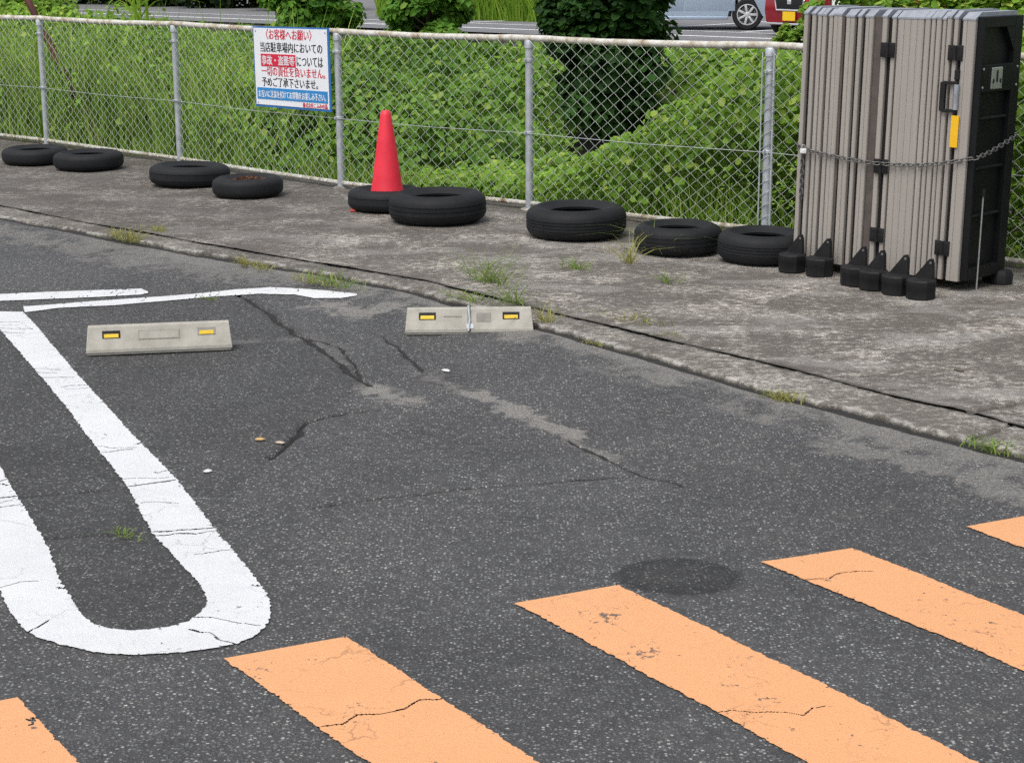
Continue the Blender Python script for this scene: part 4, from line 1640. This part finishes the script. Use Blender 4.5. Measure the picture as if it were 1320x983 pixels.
# clipped dark hedge beyond the road
for i, u_ in enumerate(np.linspace(-55, -29.5, 9)):
    p = fd(u_, 22.5 + (i % 2) * .4, .18)
    shrub('hedge_shrub', 'dark evergreen hedge shrub beyond the far road, above the fence rail', 'shrub', p, 2.1, 1.2, 3.0, 1.1, M_hedge, 6500, .20, 420 + i, 'dark hedge shrubs beyond the road', .8, 60, .05, .07)
# creeper mass behind the folded panels
for i, (px, Y, rx, h, zc, lab) in enumerate(((1105, 15.2, .62, 2.4, 1.05, 'bright green leafy bush behind the left half of the taupe panels'), (1205, 15.0, .62, 2.4, 1.02, 'bright green leafy bush behind the right half of the taupe panels'), (1310, 14.6, .6, 2.4, 1.02, 'bright green leafy bush at the right frame edge, beside the black gate side'))):
    b = gnd(px, Y)
    shrub('leafy_bush', lab, 'shrub', (b[0], b[1], b[2]), rx, .6, h, zc - b[2] * .5 + .40, M_kudzu, 6500, .075, 440 + i, 'leafy bushes behind the panels', .9, 46, .2, .04)

# slender reed stalks by the left bays
for i, (px, Y, hh) in enumerate(((181, 19.0, 1.5), (197, 19.2, 1.55), (188, 18.8, 1.35))):
    b = gnd(px, Y)
    labs = ['pale green reed stalk on the left of the reed trio above the fence rail', 'tall pale green reed stalk on the right of the reed trio above the fence rail', 'shorter pale green reed stalk between two taller ones above the fence rail']
    t = thing('reed', labs[i], 'reed', b, 0, 'reeds above the rail')
    H_ = 1.775 + .15 - b[2]
    mb = MB()
    mb.tube([(0, 0, 0), (.01, 0, H_ * .5), (.0, .01, H_ * (hh / 1.5))], [.022, .02, .012], 8)
    st = mb.build('stem', M_lime, t, True)
    at = st.data.attributes.new('tint', 'FLOAT_COLOR', 'POINT')
    at.data.foreach_set('color', np.tile(np.array([.9, .3, 0, 1], np.float32), len(st.data.vertices)))
    pos = np.stack([np.zeros(22), np.zeros(22), rng.uniform(.45, .95, 22) * H_], 1)
    V, Fc, T = blades(pos, rng.uniform(.3, .55, 22), np.full(22, .028), rng.uniform(.6, 1.1, 22), tints(22, 460 + i), 470 + i, 1.0)
    link('leaves', fast_mesh('leaves', V, Fc, {'tint': T}), M_lime, t)

# rusty pipe leaning behind the left bay
mb = MB()
P0, P1 = Vector(aty(107, 143, 17.3)), Vector(aty(44, 17, 17.75))
dp = (P1 - P0).normalized()
base_p = P0 - dp * .9
mb.tube([(0, 0, 0), (P0 - base_p), (P1 - base_p), (P1 + dp * .8 - base_p)], .034, 12)
pipe = mb.build('rusty_pole', M_rust, None, True)
pipe.location = base_p
tag(pipe, 'rusty red brown pole leaning behind the leftmost fence bay', 'pole')

# small tufts growing in the joints
TUFTS = [  # px, py, blades, height, spread, dry, label
    (165, 310, 70, .11, .10, 1, 'yellowish grass tuft in the kerb edge at the far left'),
    (203, 300, 36, .07, .06, 1, 'small dry grass tuft right of the leftmost kerb tuft'),
    (315, 342, 30, .08, .05, 1, 'thin straw coloured tuft on the kerb, left of the white line end'),
    (337, 346, 26, .05, .06, 1, 'low flat yellow tuft just right of the thin straw tuft'),
    (425, 367, 60, .09, .11, 0, 'green spreading tuft on the kerb above the white line tip'),
    (400, 365, 26, .06, .08, 1, 'faint dry tuft just left of the spreading green tuft'),
    (630, 368, 54, .26, .07, 0, 'tallest weedy grass tuft behind the split parking stop'),
    (665, 395, 30, .16, .05, 0, 'upright green tuft at the right back corner of the split parking stop'),
    (610, 391, 34, .09, .12, 0, 'low creeping green tuft along the back of the split parking stop'),
    (745, 350, 26, .12, .05, 0, 'small green tuft alone on the concrete below the largest tyre'),
    (841, 331, 16, .28, .025, 0, 'long green grass blades in front of the tyre between two others'),
    (810, 342, 22, .22, .03, 1, 'dry grass wisp left of the long green blades'),
    (862, 368, 16, .11, .035, 0, 'tiny green tuft below the tyre with the long blades'),
    (815, 418, 40, .07, .12, 1, 'yellow green tuft strung along the kerb joint right of the split stop'),
    (868, 437, 22, .05, .06, 1, 'flat yellow tuft further along the kerb joint'),
    (1006, 521, 40, .06, .05, 1, 'bright yellow green tuft at the kerb foot in the middle of the right kerb'),
    (1282, 588, 46, .06, .06, 0, 'green tuft at the kerb block joint near the right frame edge'),
    (770, 450, 20, .04, .05, 1, 'sparse tuft at the kerb foot right of the split stop'),
    (160, 689, 22, .025, .045, 0, 'tiny moss green tuft in the crack inside the white loop'),
    (268, 386, 14, .03, .04, 0, 'tiny green tuft on the long white line'),
    (704, 425, 22, .13, .03, 1, 'reddish dry weed at the right end of the split parking stop'),
]
for i, (px, py, n, h, sp, dry, lab) in enumerate(TUFTS):
    r_ = np.random.default_rng(500 + i)
    zz = ASPH if i in (15, 16, 17, 18, 19, 20) else -.015
    o_ = g(px, py, zz)
    o_[2] += .015 if i in (15, 16, 17, 20) else 0
    n = int(n * 1.7)
    lp = np.stack([r_.normal(0, sp, n) * KT[0] + r_.normal(0, sp * .25, n) * KN[0], r_.normal(0, sp, n) * KT[1] * 1 + r_.normal(0, sp * .25, n) * KN[1], np.zeros(n)], 1)
    s_ = r_.normal(0, sp, n)
    q_ = r_.normal(0, sp * .3, n)
    lp = np.stack([s_ * KT[0] + q_ * KN[0], s_ * KT[1] + q_ * KN[1], np.zeros(n)], 1)
    tn = tints(n, 520 + i, None, .45 if dry else .2)
    V, Fc, T = blades(lp, h * r_.uniform(.5, 1.25, n), r_.uniform(.003, .0075, n), r_.uniform(.25, 1.1, n), tn, 540 + i, .9)
    o = link('grass_tuft', fast_mesh('grass_tuft', V, Fc, {'tint': T}), M_straw if dry else M_tuft)
    o.location = o_
    tag(o, lab, 'grass tuft', 'grass tufts in the joints')

# litter on the asphalt
BITS = [(268, 608, .016, (.6, .6, .58), 'pale stone chip left of centre, right of the white loop arm'), (335, 568, .018, (.45, .30, .13), 'tan leaf scrap at the lower end of the curved crack'),
        (361, 572, .016, (.42, .36, .27), 'beige chip beside the tan leaf scrap'), (575, 479, .017, (.7, .7, .68), 'white chip on the asphalt below the split parking stop'),
        (1236, 478, .02, (.10, .08, .06), 'dark leaf scrap on the right apron'), (455, 273, .035, (.35, .05, .04), 'red plastic fragment in front of the cone tyre')]
for i, (px, py, s, c, lab) in enumerate(BITS):
    z = ASPH if py > 478.5 else 0
    mb = MB()
    r_ = random.Random(i)
    mb.lathe([(s * .9, 0), (s, s * .15), (s * .55, s * .42), (0.0001, s * .5)], 7, None, False, lambda rr, zz_, a: rr * (1 + .3 * math.sin(2 * a + i) + .15 * math.sin(5 * a)))
    o = mb.build('litter_scrap', simple('scrap_%d' % i, c, .8, 0, .2, 40, 0), None, False)
    q = g(px, py, z)
    o.location = (q[0], q[1], z + (.004 + float(undul(q[0], q[1])) if z else .003))
    tag(o, lab, 'litter', 'small scraps on the paving')


# ================================================================== CARS
M_silver = simple('silver_paint', (.40, .49, .60), .3, .45, .03, 2, 0)
M_red = simple('red_paint', (.26, .010, .018), .25, .1, .04, 2, 0)
M_glass = simple('car_glass', (.015, .02, .022), .08, 0, .05, 2, 0)
M_rim = simple('alloy_rim', (.62, .63, .65), .3, .5, .04, 5, 0)
M_lamp = simple('lamp_lens', (.72, .74, .76), .15, 0, .05, 5, 0)
M_chrome = simple('chrome_trim', (.78, .79, .80), .15, .6, .02, 5, 0)
M_plate = simple('yellow_plate', (.82, .52, .01), .5, 0, .03, 5, 0)
M_tail = simple('tail_lens', (.45, .01, .012), .2, 0, .05, 5, 0)


def car(name, label, loc, rz, paint, L, W, H, wb, wr, kei):
    """x forward, y left; wheels, body shell with arches, cabin with glass."""
    t = thing(name, label, 'car', loc, rz)
    fx = wb / 2 + .02
    rx_ = -wb / 2
    xf, xr = L / 2, -L / 2
    sill = .19
    bh = .60 if kei else .56            # belt-line relative
    belt = .92 if kei else .90
    hood = .88 if kei else .84
    ar = wr + .055

    def arch(cx):
        return [(cx + ar * math.cos(a), max(sill, wr + ar * math.sin(a))) for a in np.linspace(math.pi * 1.02, -math.pi * .02, 15)]
    low = [(xr + .06, sill + .08), (xr + .14, sill)] + arch(rx_) + arch(fx) + [(xf - .12, sill), (xf - .04, sill + .06)]
    up = [(xf, .45), (xf - .01, .62), (xf - .08, hood - .10), (xf - .25, hood), (xf - .85 if not kei else xf - .65, belt + .02), (xr + .12, belt + .05), (xr + .02, .75), (xr, .5)]
    poly = low + up
    half = W / 2
    mb = MB()
    stations = [(-half, .965), (-half + .05, .992), (-half + .16, 1.0), (half - .16, 1.0), (half - .05, .992), (half, .965)]
    rings = []
    zc_ = .55
    for (y, k) in stations:
        ring = []
        for (x, z) in poly:
            bul = 0
            ring.append(mb.b.verts.new((x * k, y * (1 - .05 * max(0, (z - .6)) - .03 * max(0, .45 - z)), zc_ + (z - zc_) * (1 if z < .5 else (1 - (1 - k) * .8)))))
        rings.append(ring)
    n = len(poly)
    for ra, rb in zip(rings[:-1], rings[1:]):
        for k in range(n):
            mb.b.faces.new((ra[k], ra[(k + 1) % n], rb[(k + 1) % n], rb[k]))
    for ring, flip in ((rings[0], False), (rings[-1], True)):
        f = mb.b.faces.new(ring if flip else ring[::-1])
        bmesh.ops.triangulate(mb.b, faces=[f])
    body = mb.build('body', paint, t, True, 30)
    # lower side sill and door crease
    for sy in (-1, 1):
        mb = MB()
        mb.box(((fx + rx_) / 2, sy * (half - .02), sill + .05), (wb - 2 * ar - .02, .06, .07), None, .015)
        mb.build('side_sill', paint, t, True)
        for (x0, x1) in ((rx_ + ar + .25, .02), (.04, fx - ar + .12)):
            mb = MB()
            mb.box(((x0 + x1) / 2, sy * (half - .012), .60), (x1 - x0 - .012, .02, .46), None, .008)
            d_ = mb.build('door', paint, t, True)
            mb = MB()
            mb.box((x0 + .16, sy * (half + .008), .76), (.16, .022, .025), None, .006)
            mb.build('handle', paint, d_, True)
    # cabin
    c0, c1 = xr + .10, (xf - .95 if not kei else xf - .72)
    r0, r1 = xr + .32, (c1 - .75 if not kei else c1 - .5)
    zb, zt = belt - .02, H
    hw0, hw1 = half - .06, half - .20
    mb = MB()
    mb.hull8([(c0, -hw0, zb), (c1, -hw0, zb), (c1, hw0, zb), (c0, hw0, zb), (r0, -hw1, zt - .04), (r1, -hw1, zt - .04), (r1, hw1, zt - .04), (r0, hw1, zt - .04)])
    mb.build('windows', M_glass, t)
    mb = MB()
    mb.box(((r0 + r1) / 2, 0, zt - .02), (r1 - r0 + .06, hw1 * 2 + .04, .06), None, .025, 3)
    for sy in (-1, 1):
        for (xa, xb) in ((c0, r0), (c1, r1), ((c0 + c1) / 2, (r0 + r1) / 2)):
            mb.tube([(xa, sy * hw0, zb), (xb, sy * hw1, zt - .03)], .035, 8)
    mb.build('roof', paint, t, True)
    # wheels
    for cx in (fx, rx_):
        for sy in (-1, 1):
            Mw = Matrix.Translation((cx, sy * (half - .10), wr)) @ Matrix.Rotation(R(-90 * sy), 4, 'X')
            mb = MB()
            mb.lathe([(wr * .66, -.085), (wr * .9, -.09), (wr, -.07), (wr, .07), (wr * .92, .09), (wr * .68, .088), (wr * .66, .05)], 32, Mw)
            w_ = mb.build('wheel', M_rubber, t, True)
            mb = MB()
            mb.lathe([(wr * .66, .05), (wr * .685, .092), (wr * .64, .094), (wr * .60, .06), (wr * .60, .045)], 32, Mw)
            mb.lathe([(wr * .17, .04), (wr * .17, .085), (wr * .1, .09)], 16, Mw)
            for k in range(7):
                mb.box((wr * .39, 0, .075), (wr * .5, wr * .15, .018), Mw @ Matrix.Rotation(2 * math.pi * k / 7, 4, 'Z'), .004)
            mb.build('rim', M_rim, w_, True)
            mb = MB()
            mb.lathe([(.001, .035), (wr * .6, .035)], 20, Mw)
            mb.build('brake_disc', M_dark, w_)
    for sy in (-1, 1):
        mb = MB()
        if kei:
            mb.lathe([(.105, 0), (.105, .03), (.085, .055), (.03, .07)], 20, Matrix.Translation((xf - .075, sy * (half - .20), .76)) @ Matrix.Rotation(R(72), 4, 'Y'))
        else:
            mb.box((xf - .12, sy * (half - .20), .70), (.2, .32, .14), None, .05, 3)
        hl = mb.build('headlight', M_lamp, t, True)
        if kei:
            mb = MB()
            mb.lathe([(.125, -.012), (.125, .012), (.105, .022)], 20, Matrix.Translation((xf - .072, sy * (half - .20), .76)) @ Matrix.Rotation(R(72), 4, 'Y'))
            mb.build('headlight_ring', M_chrome, hl, True)
        mb = MB()
        mb.box((xr + .05, sy * (half - .14), .80), (.1, .16, .22), None, .03)
        mb.build('tail_light', M_tail, t, True)
        mb = MB()
        mb.box((c1 - .15, sy * (half + .05), belt + .06), (.1, .16, .11), None, .03)
        mb.build('mirror', paint, t, True)
    # front: grille, trim, plate, bumper strip
    gw = .74 if kei else .9
    mb = MB()
    mb.box((xf + .001, 0, .585), (.03, gw, .20), None, .012)
    gr = mb.build('grille', M_dark, t, True)
    mb = MB()
    hw, hz = gw / 2 + .012, .112
    ringp = [(xf + .012, y, .585 + z) for y, z in ((-hw * .92, hz), (hw * .92, hz), (hw, hz * .6), (hw * .88, -hz), (-hw * .88, -hz), (-hw, hz * .6), (-hw * .92, hz))]
    mb.tube(ringp, .017, 8)
    mb.build('grille_surround', M_chrome, gr, True)
    mb = MB()
    mb.box((xf + .018, 0, .62), (.012, .10, .08), None, .004)
    mb.build('emblem', M_chrome, gr, True)
    mb = MB()
    mb.box((xf + .016, 0, .365), (.012, .33, .165), None, .003)
    mb.build('number_plate', M_plate if kei else M_whitep, t)
    mb = MB()
    mb.box((xf - .025, 0, .225), (.06, W * .86, .035), None, .012)
    mb.build('bumper_strip', M_chrome if kei else paint, t, True)
    return t


cs = aty(963, 38, 36.0)
# silver hatchback side-on beyond the road, its front wheel under column 963
rz = R(-9)
Lc_, wb_ = 3.95, 2.5
fwd = Vector((math.cos(rz), math.sin(rz), 0))
lft = Vector((-fwd.y, fwd.x, 0))
wheel_near = Vector((cs[0], 36.0, 0))
cen = wheel_near - fwd * (wb_ / 2 + .02) + lft * (1.68 / 2 - .1)
car('silver_hatchback', 'silver hatchback parked side on beyond the road, behind the dark shrub', (cen.x, cen.y, .20), rz, M_silver, Lc_, 1.68, 1.48, wb_, .30, False)
fr = Vector((math.cos(R(-146)), math.sin(R(-146)), 0))
cf = Vector(((1010 - 657.7) / F * 33.2, 33.2, 0))
cen = cf - fr * 1.70
car('red_kei_car', 'small dark red car with yellow number plate facing the fence, right of the silver car', (cen.x, cen.y, .20), R(-146), M_red, 3.39, 1.475, 1.52, 2.45, .28, True)

# far white bollard seen over the panels
q = aty(1079, 12, 24.0)
bol = thing('bollard', 'pale grey bollard just visible above the taupe panel tops', 'bollard', (q[0], q[1], -.2))
mb = MB()
mb.lathe([(.07, 0), (.07, 1.55), (.05, 1.6), (.01, 1.62)], 16)
mb.build('bollard_post', M_whitep, bol, True)
mb = MB()
mb.lathe([(.072, 0), (.072, .08)], 16, Matrix.Translation((0, 0, 1.38)))
mb.build('bollard_band', M_refl, bol, True)
